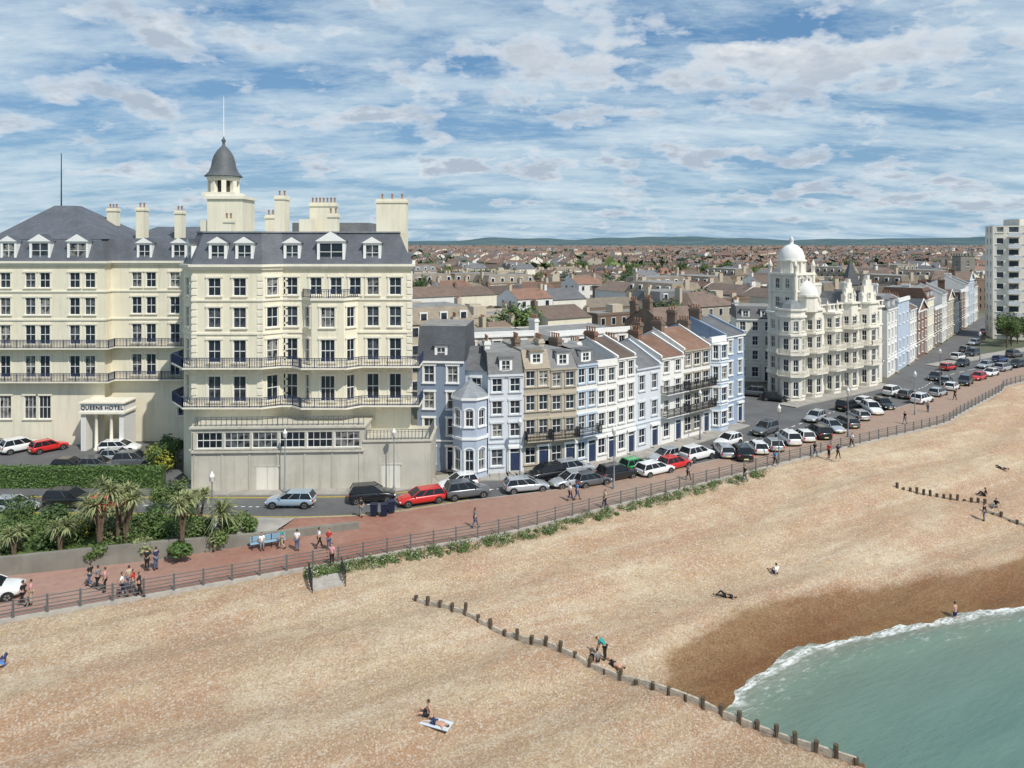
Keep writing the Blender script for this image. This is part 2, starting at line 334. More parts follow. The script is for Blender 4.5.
        s.put(WC[key],'dormer_window',(x,y),z,a)
    def railing(s,pts,z,h,mt='iron',sp=.22,name='balcony_railing'):
        mb=MB(); railrun(mb,pts,z,h,mt,sp); mb.obj(name,s.e,s.o)
    def done(s,rn='roof',tn='trim'):
        for mb,n in ((s.w,'wall'),(s.r,rn),(s.t,tn)):
            if mb.f: mb.obj(n,s.e,s.o)
def railrun(mb,pts,z,h,mt,sp):
    for i in range(len(pts)-1):
        p=Vector((*pts[i][:2],z));q=Vector((*pts[i+1][:2],z));u=Vector((0,0,1))
        mb.beam(p+u*h,q+u*h,.07,.06,mt);mb.beam(p+u*.1,q+u*.1,.05,.05,mt);mb.beam(p+u*(h-.2),q+u*(h-.2),.035,.035,mt)
        L=(q-p).length;n=max(1,int(L/sp))
        for k in range(n+1):
            c=p+(q-p)*k/n; w=.026 if k%8 else .045; mb.box(c.x-w,c.y-w,z,c.x+w,c.y+w,z+h,mt)
def door_mesh(w,h):
    k=('door',w,h)
    if k not in WC:
        mb=MB()
        mb.box(-w/2,.08,0,w/2,.14,h*.78,'iron_blue');mb.box(-w/2,.07,h*.78,w/2,.13,h*.82,'frame');mb.face([(-w/2,.1,h*.82),(w/2,.1,h*.82),(w/2,.1,h),(-w/2,.1,h)],'glass')
        for x in (-w/4,w/4):
            for z in (.25,h*.42): mb.box(x-w*.16,.06,z,x+w*.16,.081,z+h*.28,'iron_blue')
        mb.box(-w/2-.2,-.12,0,-w/2-.003,.02,h,'frame');mb.box(w/2+.003,-.12,0,w/2+.2,.02,h,'frame');mb.box(-w/2-.3,-.3,h+.003,w/2+.3,.02,h+.25,'frame');mb.box(-w/2-.1,-.5,-.13,w/2+.1,0.,-.004,'kerb')
        WC[k]=mb.mesh('door')
    return WC[k]
def rows(ss,zz,w,kinds=None): return [(s_,z,w,h)+((k,) if k else ()) for s_ in ss for (z,h,k) in zz]
# ===== HOTEL =====
H=Bld('hotel_building','large cream Victorian seafront hotel with slate mansard roof and domed cupola','hotel',(-38,84))
ZR=[(8.35,2.7,'french_window'),(12.45,2.4,'french_window'),(16.1,2.15,None),(19.45,1.9,None)]
fp=[(-35.6,92),(-35.6,77),(-33.5,74.4),(-26.2,74.4),(-24.5,76),(-10.8,76),(-13,92)]
ops={0:rows([3,7.5,12],ZR,1.2),1:rows([1.64],ZR,1.3),2:rows([2.3,4.95],ZR,1.35),3:rows([1.16],ZR,1.25),4:rows([.9,9.6,12.],ZR,1.3)+rows([3.5,5.65,7.7],[ZR[3]],1.25),5:rows([5,10],[ZR[3]],1.1)}
H.walls(fp,0.,22.5,'cream',ops,trim='cream_trim')
bay=[(-22.3,76),(-21.1,74.7),(-17.7,74.7),(-16.5,76)]
for i in range(3): H.face(bay[i],bay[i+1],0.,19.,'cream',rows([[.88],[1.7],[.88]][i],ZR[:3],[1.,1.5,1.][i]),trim='cream_trim')
H.t.prism(offset(bay,.18),18.95,19.2,'cream_trim')
H.railing([(-22.3,75.8),(-21.15,74.6),(-17.65,74.6),(-16.5,75.8)],19.2,.9,'iron_blue')
for z,o,h in ((22.5,.45,.25),(22.2,.25,.3),(18.9,.12,.18),(15.4,.12,.18)):
    H.t.prism(offset(fp,o),z,z+h,'cream_trim')
for x in (-33.3,-26.4,-10.95,-24.3):
    for k in range(18):
        y=74.33 if x in(-33.3,-26.4) else 75.93
        H.t.box(x-.28,y,8.3+k*.75,x+.28,y+.2,8.3+k*.75+.55,'cream_trim')
bfp=[(-35.6,80),(-35.6,77),(-33.5,74.4),(-26.2,74.4),(-24.5,75.4),(-22.6,75.4),(-21.3,74.2),(-17.5,74.2),(-16.2,75.4),(-10.8,75.4),(-10.8,80)]
for z in (12.1,8.0):
    o=offset(bfp,1.15); mb=MB(); mb.prism(o,z-.16,z,'cream_trim'); mb.obj('balcony',H.e,H.o)
    H.railing([(p) for p in offset(bfp,1.05)],z,1.0,'iron_blue',.17)
    for k in range(12):
        x=-33+k*1.9; H.t.box(x-.07,73.8 if k<4 else 74.7,z-.5,x+.07,76,z-.17,'cream_trim')
inn=offset(fp,-1.3)
H.r.frust(offset(fp,.1),inn,22.75,26.1,'slate','flat_roof'); H.t.prism(offset(fp,-1.15),26.1,26.25,'lead')
for x,y,w in ((-30.9,74.55,1.9),(-28.1,74.55,1.9),(-23.6,76.15,1.8),(-19.4,76.1,3.0),(-15.0,76.15,1.9)): H.dormer(x,y,22.9,w,2.1 if w<3 else 2.3)
H.dormer(-34.5,75.9,22.9,1.6,2.0,math.atan2(-2.6,2.1))
for x in (79,84): H.dormer(-35.3,x,22.9,1.8,2.,-math.pi/2)
for a in ((-25.9,80,23,30.3,1.1,1.8,2),(-22,83,25.5,29.7,3.,1.1,7),(-20,79.5,25.5,28.3,1.1,1.1,2),(-13.4,79.5,23,29.9,3.3,1.5,3),(-34.4,86.5,24,28.1,1.2,1.1,3),(-28.7,86,24,28.4,2.,1.1,4),(-31.3,78.5,25,27.7,.9,1.1,2)):
    H.chim(a[0],a[1],a[2],a[3],a[4],a[5],'cream',a[6])
cx,cy=-33.5,82.5
mb=MB(); mb.box(cx-1.1,cy-1.9,22,cx+2.9,cy+1.9,30.,'cream');mb.box(cx-1.35,cy-2.1,30,cx+3.1,cy+2.1,30.35,'cream_trim');mb.box(cx-2.,cy-1.6,22,cx-1.12,cy+1.6,27.6,'cream')
mb.box(cx-1.8,cy-1.8,30.35,cx+1.8,cy+1.8,30.8,'cream_trim')
for i in range(8):
    t=2*math.pi*(i+.5)/8; mb.box(-.26,-.26,30.8,.26,.26,32.3,'cream_trim',Matrix.Translation((cx+1.45*math.cos(t),cy+1.45*math.sin(t),0))@Matrix.Rotation(t,4,'Z'))
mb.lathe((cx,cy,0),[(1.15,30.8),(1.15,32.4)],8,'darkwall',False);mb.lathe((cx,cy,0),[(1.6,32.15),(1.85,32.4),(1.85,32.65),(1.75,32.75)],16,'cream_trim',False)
tw=mb.obj('cupola_tower',H.e,H.o)
mb=MB(); mb.lathe((cx,cy,0),[(2.15,32.7),(2.0,32.85),(1.65,33.2),(1.4,33.8),(1.3,34.4),(1.1,35.1),(.75,35.7),(.38,36.1),(.18,36.3),(.14,36.7),(.28,36.85),(.08,37.2),(.05,37.5)],16,'dark_lead');mb.obj('cupola_dome',H.e,H.o)
mb=MB(); mb.tube((cx,cy,37.3),(cx,cy,42.),.07,.04,6,'frame');mb.obj('flagpole',H.e,H.o)
mb=MB(); mb.tube((-60.3,95,29.5),(-60.3,95,37),.09,.05,6,'iron');mb.obj('flagpole',H.e,H.o)
wf=[(-67,104),(-67,88),(-50.5,88),(-50.5,89.5),(-35.4,89.5),(-35.4,104)]
ZW=ZR+[(3.2,2.9,'ground_floor_window')]
H.walls(wf,0.,22.5,'cream',{1:rows([2.,4.2,7.3,9.1,12.8,14.7],ZR,1.3)+rows([2.,4.2,7.3,9.1],[ZW[4]],1.5),3:rows([3.2,5.0,8.0,10.2,13.],ZR,1.25)+rows([9.,12.],[ZW[4]],1.3)},trim='cream_trim')
for z,o,h in ((22.5,.45,.25),(22.2,.25,.3),(18.9,.12,.18),(15.4,.12,.18)): H.t.prism(offset(wf,o),z,z+h,'cream_trim')
for z in (12.1,8.0):
    bw=[(-67,92),(-67,88),(-50.5,88),(-50.5,89.5),(-36,89.5),(-36,92)]
    mb=MB(); mb.prism(offset(bw,1.1),z-.16,z,'cream_trim'); mb.obj('balcony',H.e,H.o); H.railing(offset(bw,1.),z,1.,'iron_blue',.18)
H.r.frust(offset(wf,.1),offset(wf,-1.2),22.75,25.6,'slate','flat_roof')
H.r.frust([(-65.7,102.5),(-65.7,89.1),(-51.4,89.1),(-51.4,102.5)],[(-61.2,96.5),(-61.2,95),(-58.5,95),(-58.5,96.5)],25.5,30.,'slate')
H.r.frust([(-50.2,102.5),(-50.2,92),(-36.5,92),(-36.5,102.5)],[(-48,98),(-48,96),(-38,96),(-38,98)],25.5,27.2,'slate')
for x in (-62.5,-58.6,-53.9): H.dormer(x,88.1,22.9,2.6 if x>-60 else 2.,2.3)
for x in (-46.4,-42.): H.dormer(x,89.6,22.9,1.9,2.1)
for a in ((-47.9,92,23,29.6,1.,1.3,2),(-43,92,23,29.2,.9,1.2,2),(-55,98,26,29.8,1.3,1.,3),(-41,99,25,28.9,2.2,1.,5),(-36.3,95,25,29.5,1.1,1.2,2),(-64,100,25,28.,1.5,1.1,3)): H.chim(*a[:6],'cream',a[6])
mb=MB(); mb.box(-52.,85.,4.5,-46.4,87.95,4.75,'cream_trim');mb.box(-51.8,85.2,4.75,-46.6,87.9,5.75,'white_wall');mb.box(-52.,85.,5.75,-46.4,87.95,5.9,'cream_trim')
for x in (-51.5,-46.9):
    mb.box(x-.3,85.3,0,x+.3,87.9,4.5,'white_wall')
for x in (-50.1,-48.3): mb.lathe((x,85.6,0),[(.3,.0),(.3,.3),(.2,.4),(.18,4.2),(.3,4.35),(.3,4.5)],10,'cream_trim')
mb.obj('portico',H.e,H.o)
cu=bpy.data.curves.new('sign_text','FONT'); cu.body='QUEENS HOTEL'; cu.size=.66; cu.extrude=.03; cu.align_x='CENTER'; cu.space_character=1.1
to=bpy.data.objects.new('tmp',cu); COL.objects.link(to); bpy.context.view_layer.update()
tm=bpy.data.meshes.new_from_object(to.evaluated_get(bpy.context.evaluated_depsgraph_get())); bpy.data.objects.remove(to); tm.materials.clear(); tm.materials.append(M['iron'])
tx=child(tm,'sign_lettering',H.e,(-49.2-H.o[0],85.16-H.o[1],5.02),rot=(math.pi/2,0,0))
pf=[(-32.2,76),(-32.2,71.4),(-15,72.1),(-15,76)]
op=[(1.75+i*2.75,4.3,2.55,1.6,'podium_window') for i in range(6)]
H.face(pf[1],pf[2],0,6.3,'concrete',op,surr=False,trim='concrete',bars=True); H.face((-32.2,80),pf[1],0,6.3,'concrete',[(2.2+i*2.7,4.3,2.2,1.6,'podium_window') for i in range(3)],surr=False,trim='concrete'); H.face(pf[2],(-15,76.),0,6.3,'concrete')
H.t.prism(offset([(-32.2,80),(-32.2,71.4),(-15,72.1),(-15,80)],.2),6.3,6.5,'concrete')
H.face((-14.99,72.1),(-8.3,72.5),0,4.8,'concrete',[],surr=False); H.face((-8.3,72.5),(-8.3,78),0,4.8,'concrete')
H.t.prism(offset([(-14.97,78),(-14.97,72.1),(-8.3,72.5),(-8.3,78)],.15),4.8,4.95,'concrete')
H.railing([(-14.8,72.25),(-8.45,72.6),(-8.45,77)],4.95,1.,'rail_paint',.35,'terrace_railing')
H.railing([(-31.9,72),(-31.9,71.6),(-15.1,72.3)],6.5,.9,'rail_paint',.5,'terrace_railing')
for i in range(7):
    x=-31.95+i*2.75; y=71.4+(x+32.2)*.0407; H.t.box(x-.09,y-.07,0,x+.09,y+.1,4.05,'concrete')
H.t.beam((-32.2,71.33,3.98),(-15,72.03,3.98),.3,.2,'concrete')
for x in (-24.7,-12.5):
    mb=MB(); yy=71.4+(x+32.2)*.0407; yy-=.06 if x<-15 else -.0; mb.box(x-1.1,yy,.1,x-.02,yy+.4,2.4,'ornate'); mb.box(x+.02,yy,.1,x+1.1,yy+.4,2.4,'ornate'); mb.box(x-1.25,yy-.02,2.4,x+1.25,yy+.4,2.55,'concrete')
    mb.obj('garage_door',H.e,H.o)
H.r.box(-26,84,26.1,-17,89,27.4,'slate2'); H.r.box(-24,80,26.2,-22.6,82,27.7,'cream')
H.done()
# ===== terraces =====
def terrace(p0,p1,dep,eave,st,nc,wm,rs,rm,label,rh=2.6,bay=None,balc=None,w=1.0,trim='frame',chim='brick',cat='house',name='terraced_house',door=True,group='seafront terraced houses',gf=3.4,arch=False,sidewin=False,chh=None,pots=4,back=True):
    p0=Vector(p0);p1=Vector(p1);d=(p1-p0);L=d.length;d/=L;inl=Vector((-d.y,d.x));n=-inl;a=math.atan2(d.y,d.x)
    c=(p0+p1)/2; b_=Bld(name,label,cat,(c.x,c.y),group)
    b=p0+inl*dep;e=p1+inl*dep
    fh=(eave-gf)/(st-1) if st>1 else 0
    zz=[(gf+fh*i+.6,min(1.85,fh-.95),None) for i in range(st-1)]
    ss=[L*(i+.5)/nc for i in range(nc)]
    if bay is not None:
        bs=L*bay; ss2=[s_ for s_ in ss if abs(s_-bs)>1.9]
    else: ss2=ss
    ops=rows(ss2,zz,w)
    gs=list(ss2)
    if door and gs: ops.append((gs[-1],.25,1.05,2.5,'door')); gs=gs[:-1]
    ops+=[(s_,.9,w*1.15,1.8) for s_ in gs]
    b_.face(p0,p1,0.,eave,wm,ops,trim=trim,arch=arch)
    sw=rows([dep*.3,dep*.65],zz,.9) if sidewin else []
    b_.face(e,b,0,eave,wm,rows(ss,zz,.9) if back else [],trim=trim);b_.face(p1,e,0,eave,wm,sw);b_.face(b,p0,0,eave,wm,sw)
    P=lambda s_,q,z:(p0.x+d.x*s_+n.x*q,p0.y+d.y*s_+n.y*q,z)
    if bay is not None:
        q=[P(bs-1.6,0,0)[:2],P(bs-.85,.95,0)[:2],P(bs+.85,.95,0)[:2],P(bs+1.6,0,0)[:2]]
        top=eave-.4
        for i in range(3): b_.face(q[i],q[i+1],0,top,wm,rows([[.6],[.85],[.6]][i],zz+[(.9,1.8,None)],[.66,1.25,.66][i]),trim=trim)
        b_.t.prism(offset(q,.12),top,top+.18,trim)
        for z in zz: b_.t.prism(offset(q,.06),z[0]-.5,z[0]-.38,trim)
    for z,o,h in ((eave-.12,.25,.2),(gf-.1,.1,.16)):
        b_.t.faces([P(.02,-.05,z),P(L-.02,-.05,z),P(L-.02,o,z),P(.02,o,z),P(.02,-.05,z+h),P(L-.02,-.05,z+h),P(L-.02,o,z+h),P(.02,o,z+h)],[(0,1,2,3)[::-1],(4,5,6,7)[::-1],(3,2,6,7),(1,2,6,5),(0,3,7,4)],trim)
    if rs=='mansard':
        A=[P(0,.05,0)[:2],P(L,.05,0)[:2],P(L,-dep,0)[:2],P(0,-dep,0)[:2]];B=[P(0,-1.1,0)[:2],P(L,-1.1,0)[:2],P(L,-dep+1.1,0)[:2],P(0,-dep+1.1,0)[:2]]
        b_.r.frust(A,B,eave+.09,eave+rh,rm,'flat_roof')
        nd=max(1,nc-1)
        for i in range(nd):
            q=P(L*(i+.5)/nd,-.15,0); b_.dormer(q[0],q[1],eave+.25,1.4,min(1.5,rh-.4),a,'frame',rm,1.8,False)
    elif rs=='gable':
        A=[P(0,.25,eave+.09),P(L,.25,eave+.09),P(L,-dep/2,eave+rh),P(0,-dep/2,eave+rh),P(L,-dep-.2,eave+.09),P(0,-dep-.2,eave+.09)]
        b_.r.face([A[0],A[1],A[2],A[3]],rm);b_.r.face([A[3],A[2],A[4],A[5]],rm)
        b_.w.face([P(L-.03,0,eave),P(L-.03,-dep,eave),P(L-.03,-dep/2,eave+rh-.05)],wm);b_.w.face([P(.03,0,eave),P(.03,-dep,eave),P(.03,-dep/2,eave+rh-.05)],wm)
        for s_ in (.0,L-.3):
            b_.t.faces([P(s_,.1,eave),P(s_+.3,.1,eave),P(s_+.3,-dep/2,eave+rh),P(s_,-dep/2,eave+rh),P(s_,.1,eave+.4),P(s_+.3,.1,eave+.4),P(s_+.3,-dep/2,eave+rh+.3),P(s_,-dep/2,eave+rh+.3)],[(4,5,6,7),(0,1,5,4),(0,4,7,3),(1,2,6,5)],wm)
    elif rs=='front':
        A=[P(-.1,.3,eave+.05),P(L+.1,.3,eave+.05),P(L/2,.3,eave+rh),P(-.1,-dep,eave+.05),P(L+.1,-dep,eave+.05),P(L/2,-dep,eave+rh)]
        b_.r.face([A[0],A[2],A[5],A[3]],rm);b_.r.face([A[2],A[1],A[4],A[5]],rm)
        b_.w.face([P(0,.0,eave),P(L,.0,eave),P(L/2,0,eave+rh-.1)],wm);b_.w.face([P(0,-dep+.1,eave),P(L,-dep+.1,eave),P(L/2,-dep+.1,eave+rh-.1)],wm)
        b_.t.beam(P(-.1,.33,eave+.02),P(L/2,.33,eave+rh-.03),.12,.3,trim);b_.t.beam(P(L/2,.33,eave+rh-.03),P(L+.1,.33,eave+.02),.12,.3,trim)
    else:
        b_.r.prism([P(0.05,-.1,0)[:2],P(L-.05,-.1,0)[:2],P(L-.05,-dep+.1,0)[:2],P(.05,-dep+.1,0)[:2]],eave-.2,eave-.1,'flat_roof')
        b_.t.prism([P(0,.2,0)[:2],P(L,.2,0)[:2],P(L,-.2,0)[:2],P(0,-.2,0)[:2]],eave+.09,eave+.6,trim)
    if chim:
        zt=eave+(chh or rh+.9)
        q=P(.42,-dep*.45,0); b_.chim(q[0],q[1],eave-.5,zt,1.7,.6,chim,pots,a+math.pi/2)
        if chh: q=P(.42,-dep*.8,0); b_.chim(q[0],q[1],eave-.5,zt-.5,1.4,.6,chim,3,a+math.pi/2)
    if balc:
        for zb in balc:
            q=[P(.1,0,0)[:2],P(.1,1.0,0)[:2],P(L-.1,1.0,0)[:2],P(L-.1,0,0)[:2]]
            mb=MB(); mb.prism([q[1],q[2],q[3],q[0]],zb-.12,zb,trim); mb.obj('balcony',b_.e,b_.o); b_.railing(q,zb,.95,'iron',.16)
    b_.done(); return b_
TL=[at(488,475.5),at(524,473.5),at(550,471),at(577,468),at(597,463.5),at(617,459),at(636,453.5),at(661,446.5),at(684,440),at(711,432.5),at(726,428),at(745,421.5)]
TL=[(x,y+.3) for x,y in TL]
g='seafront terraced houses'
terrace((-10.4,77.9),(-5.2,77.5),9,12.,4,2,'slate_blue','mansard','slate','dark blue grey corner house with black slate mansard roof',rh=3.8,chim=None,w=1.15)
T=Bld('turret_house','pale blue house with octagonal corner turret and lead roof','house',(-3.9,76.5),g)
oc=[(-4.5+1.95*math.cos(math.radians(22.5+45*i)),76.7+1.95*math.sin(math.radians(22.5+45*i))) for i in range(8)]
for i in range(8): T.face(oc[i],oc[(i+1)%8],0,8.4,'lilac',[(.75,5.6,.85,1.7),(.75,.9,.9,2.2,'arched_window')] if i in (3,4,5,6) else [],arch=True)
T.t.prism(offset(oc,.2),8.4,8.65,'frame');T.t.prism(offset(oc,.12),4.2,4.45,'frame')
T.r.frust(offset(oc,.15),[(-4.5+.1*math.cos(i),76.7+.1*math.sin(i)) for i in np.arange(8)*math.pi/4+.39],8.65,10.2,'lead')
T.face((-5.2,78.4),(TL[0][0],77.6),0,11.,'pale_blue',[(1.35,8.7,1.1,1.5)]); T.face((TL[0][0],77.6),(TL[0][0],85),0,11.,'pale_blue'); T.face((-5.2,86),(-5.2,78.4),0,11.,'lilac')
T.r.frust([(-5.3,78.1),(TL[0][0],77.4),(TL[0][0],86),(-5.3,86)],[(-5.1,82),(TL[0][0]-.1,82),(TL[0][0]-.1,83),(-5.1,83)],11.,13.,'slate2'); T.done()
terrace(TL[0],TL[1],10,10.7,4,2,'pale_blue','mansard','slate2','pale blue terraced house with slate roof and dormers',rh=2.3,w=1.1,chim='white_wall',trim='pale_blue')
terrace(TL[1],TL[2],10,11.4,4,2,'greytan','mansard','tan_roof','grey stone house with brown mansard roof and iron balcony',rh=1.8,balc=[3.6],w=1.05,trim='buff',chim='brown_brick')
terrace(TL[2],TL[3],10,11.1,4,2,'buff','mansard','slate2','weathered buff house with iron balcony and dormer',rh=1.9,balc=[3.6],w=1.05,trim='greytan',chim='buff')
terrace(TL[3],TL[4],10,11.3,4,2,'white_wall','mansard','slate2','white house with dormer and pale blue window surrounds',rh=1.7,w=.95,trim='skyblue',balc=[3.6],chim='brown_brick')
terrace(TL[4],TL[5],10,11.,4,2,'white_wall','flat','slate2','white flat fronted house with pale trim',rh=1.4,w=.95,trim='white_wall',chim='white_wall')
terrace(TL[5],TL[6],10,11.5,4,2,'white_wall','gable','tile2','white house with brown tile roof',rh=1.9,w=.95,trim='white_wall')
terrace(TL[6],TL[7],10,9.9,3,2,'pale_blue','gable','slate2','pale blue house with steep slate roof',rh=2.5,w=1.,chim='brown_brick',trim='pale_blue')
terrace(TL[7],TL[8],10,10.7,4,2,'white_wall','gable','tile','white house with black balconies and red tile roof',rh=2.2,balc=[3.6,6.4],w=1.,trim='white_wall')
terrace(TL[8],TL[9],10,11.2,4,3,'white_wall','gable','tile','white house with dark iron balconies and tile roof',rh=2.4,balc=[3.6,6.4],w=1.25,chh=3.5,trim='greytan',chim='brown_brick')
terrace(TL[9],TL[10],10,11.9,4,1,'skyblue','flat','tile2','pale blue narrow seafront house',rh=1.6,bay=.5,w=.95,chim='brown_brick')
terrace(TL[10],TL[11],11,12.2,4,2,'blue_wall','gable','slate2','blue grey end house with brick chimney stacks',rh=2.2,w=.95,chh=3.6,sidewin=True,chim='brown_brick')
TH='town houses behind the seafront'
terrace((22,103),(30,107.5),9,12.8,4,3,'brown_brick','gable','tile2','tall brown brick house with large chimney stacks',rh=2.4,chh=3.8,group=TH,door=False,chim='brown_brick')
terrace((5,94.5),(17,101),11,12.6,4,4,'white_wall','flat','slate2','long white rendered building with flat parapet roof',rh=1.,group=TH,door=False,chim='white_wall')
terrace((-7,93),(3,96),10,12.6,4,3,'buff','flat','tan_roof','buff rendered flat roofed building behind the terrace',rh=1.4,group=TH,door=False,chim='buff')
terrace((40.6,128.5),(47.,127.3),9,11.2,4,3,'ornate','mansard','slate2','cream house with grey mansard roof across the side street',rh=2.3,group=TH,w=1.,chim='white_wall')
# ===== ornate building =====
O=Bld('ornate_mansion','ornate cream white Victorian mansion with domed tower and gabled bays','mansion',(52,120))
c0=Vector((43.8,112.6));c1=Vector((66.5,127.6));dd=(c1-c0).normalized();LL=(c1-c0).length;nn=Vector((dd.y,-dd.x))
lf=Vector((42.2,117.2)); bk=c1-nn*9
ofp=[tuple(lf),tuple(c0),tuple(c1),tuple(bk),(46.,126.)]
zO=[(.8,2.3,'arched_window'),(4.6,2.,'arched_window'),(8.,1.9,None),(11.,1.6,None)]
O.face(lf,c0,0,13.6,'ornate',rows([1.3,3.6],zO,1.05),arch=True,trim='ornate')
O.face(c0,c1,0,13.6,'ornate',rows([8.5,13.6,18.8,25.6],zO,1.1),arch=True,trim='ornate')
for i in (2,3,4): O.face(ofp[i],ofp[(i+1)%5],0,13.6,'ornate',rows([2,5.5],zO,1.) if i==4 else [])
for z,o_,h in ((13.5,.35,.35),(10.3,.15,.25),(7.1,.2,.25),(3.7,.25,.3)): O.t.prism(offset(ofp,o_),z,z+h,'ornate')
O.r.frust(offset(ofp,-.8),offset(ofp,-3),13.85,15.4,'slate2','lead')
def P3(s_,q,z): return (c0.x+dd.x*s_+nn.x*q,c0.y+dd.y*s_+nn.y*q,z)
for k,bs in enumerate((6.,11.2,16.2,22.)):
    W_=(1.7,1.5,1.6,2.1)[k]; top=(14.2,13.4,14.8,14.6)[k]
    q=[P3(bs-W_,0,0)[:2],P3(bs-W_*.6,1.4,0)[:2],P3(bs+W_*.6,1.4,0)[:2],P3(bs+W_,0,0)[:2]]
    for i in range(3):
        l=(Vector(q[i+1])-Vector(q[i])).length
        O.face(q[i],q[i+1],0,top,'ornate',rows([l/2],zO,[.75,1.3,.75][i]),arch=True,trim='ornate')
    for z in (3.7,7.1,10.3,top-.1): O.t.prism(offset(q,.3),z,z+.3,'ornate')
    for z in ((4.,7.4) if k!=2 else (4.,7.4,10.6)): 
        mb=MB(); mb.prism(offset(q,.75),z-.1,z+.05,'ornate'); mb.obj('balcony',O.e,O.o)
        O.railing(offset(q,.7),z+.05,.8,'ornate',.2)
    if k!=1:
        sc_=(.8,1,1.1,1.3)[k]
        for w_,z0_,z1_ in ((1.,0,1.2),(.7,1.2,2.1),(.42,2.1,2.9),(.16,2.9,3.5)):
            O.t.prism([P3(bs-W_*w_,.5,0)[:2],P3(bs+W_*w_,.5,0)[:2],P3(bs+W_*w_,-.1,0)[:2],P3(bs-W_*w_,-.1,0)[:2]],top+.2+z0_*sc_,top+.2+z1_*sc_,'ornate')
        qg=P3(bs,.5,top+1.); O.put(win_mesh(.8,1.1,'ornate',True,True,True),'gable_window',(qg[0]+nn.x*.13,qg[1]+nn.y*.13),top+.6,math.atan2(dd.y,dd.x))
        O.r.face([P3(bs-1.9,-.1,14.2),P3(bs,-.1,16.6),P3(bs,-6,16.6),P3(bs-1.9,-6,14.2)],'slate2');O.r.face([P3(bs,-.1,16.6),P3(bs+1.9,-.1,14.2),P3(bs+1.9,-6,14.2),P3(bs,-6,16.6)],'slate2')
    for s_ in (-W_+.1,W_-.1): O.t.lathe(P3(bs+s_,.5,top+.2),[(.2,0),(.2,.9),(.3,1.),(.12,1.5),(.02,1.9)],8,'ornate')
for k in range(24): O.t.lathe(P3(.6+k*1.14,.25,13.85),[(.14,0),(.2,.3),(.12,.6),(.16,.8)],6,'ornate')
O.t.beam(P3(0,.25,14.75),P3(LL,.25,14.75),.35,.16,'ornate')
tc_=Vector((46.,116.8)); ang0=math.atan2(dd.y,dd.x)
def sq(r,x=tc_.x,y=tc_.y): return [(x+r*1.414*math.cos(ang0+math.radians(45+90*i)),y+r*1.414*math.sin(ang0+math.radians(45+90*i))) for i in range(4)]
mb=MB()
ot=lambda r,x=tc_.x,y=tc_.y:[(x+r*math.cos(math.radians(22.5+45*i)),y+r*math.sin(math.radians(22.5+45*i))) for i in range(8)]
for r,z0_,z1_ in ((2.3,13.6,19.8),(2.65,19.8,20.15),(2.6,17.1,17.35)): mb.prism(sq(r),z0_,z1_,'ornate')
for r,z0_,z1_ in ((2.,20.15,22.),(2.35,22.,22.25)): mb.prism(ot(r),z0_,z1_,'ornate')
mb.lathe((tc_.x,tc_.y,0),[(2.1,22.25),(2.05,22.9),(1.65,23.9),(.95,24.6),(.3,24.85),(.28,25.3),(.4,25.5),(.05,26.1)],14,'white_wall')
for p in sq(2.35): mb.lathe((p[0],p[1],20.15),[(.3,0),(.3,1.),(.42,1.1),(.2,1.7),(.02,2.2)],8,'ornate'); mb.lathe((p[0],p[1],13.6),[(.3,0),(.3,6.2)],8,'ornate')
for i in range(8):
    t=math.radians(22.5+45*i); mb.box(-.16,-.16,20.15,.16,.16,22.,'ornate',Matrix.Translation((tc_.x+2.05*math.cos(t),tc_.y+2.05*math.sin(t),0))@Matrix.Rotation(t,4,'Z'))
mb.obj('domed_tower',O.e,O.o)
S4=sq(2.3)
for i in range(4):
    a_=S4[i];b2=S4[(i+1)%4]; dx=b2[0]-a_[0];dy=b2[1]-a_[1];l=math.hypot(dx,dy)
    for f in (.3,.7):
        o_=(a_[0]+dx*f+dy/l*.14,a_[1]+dy*f-dx/l*.14); O.put(win_mesh(.85,1.7,'ornate',True,True,True),'tower_window',o_,17.6,math.atan2(dy,dx)); O.put(win_mesh(.85,1.7,'ornate',True,True,True),'tower_window',o_,14.6,math.atan2(dy,dx))
q=P3(1.3,-.4,0); qq=ot(2.1,q[0],q[1])
for i in range(8):
    l=(Vector(qq[(i+1)%8])-Vector(qq[i])).length
    O.face(qq[i],qq[(i+1)%8],0,14.4,'ornate',rows([l/2],zO,.85) if i in(3,4,5,6,7) else [],arch=True,trim='ornate')
for z in (3.7,7.1,10.3,13.2,14.3): O.t.prism(offset(qq,.25),z,z+.3,'ornate')
for z in (4.,7.4):
    mb=MB(); mb.prism(offset(qq,.6),z-.1,z+.05,'ornate'); mb.obj('balcony',O.e,O.o); O.railing(offset(qq,.55),z+.05,.8,'ornate',.2)
q=P3(4.2,.4,0)
mb=MB();mb.prism(ot(1.7,q[0],q[1]),14.,16.4,'ornate');mb.prism(ot(1.95,q[0],q[1]),16.4,16.7,'ornate');mb.lathe((q[0],q[1],0),[(1.75,16.7),(1.65,17.3),(1.25,18.1),(.6,18.7),(.2,18.9),(.14,19.3),(.25,19.4),(.03,20.)],14,'white_wall');mb.obj('turret_dome',O.e,O.o)
mb=MB();q=P3(1.3,-.4,0);mb.lathe((q[0],q[1],0),[(2.1,14.6),(1.6,15.4),(.8,15.8),(.1,16.)],8,'lead',False);mb.obj('turret_roof',O.e,O.o)
for x,s_ in ((9,1),(15,1),(24,1)): 
    q=P3(x,-5,0); O.chim(q[0],q[1],14,18.,1.9,.8,'ornate',4,ang0)
O.done()
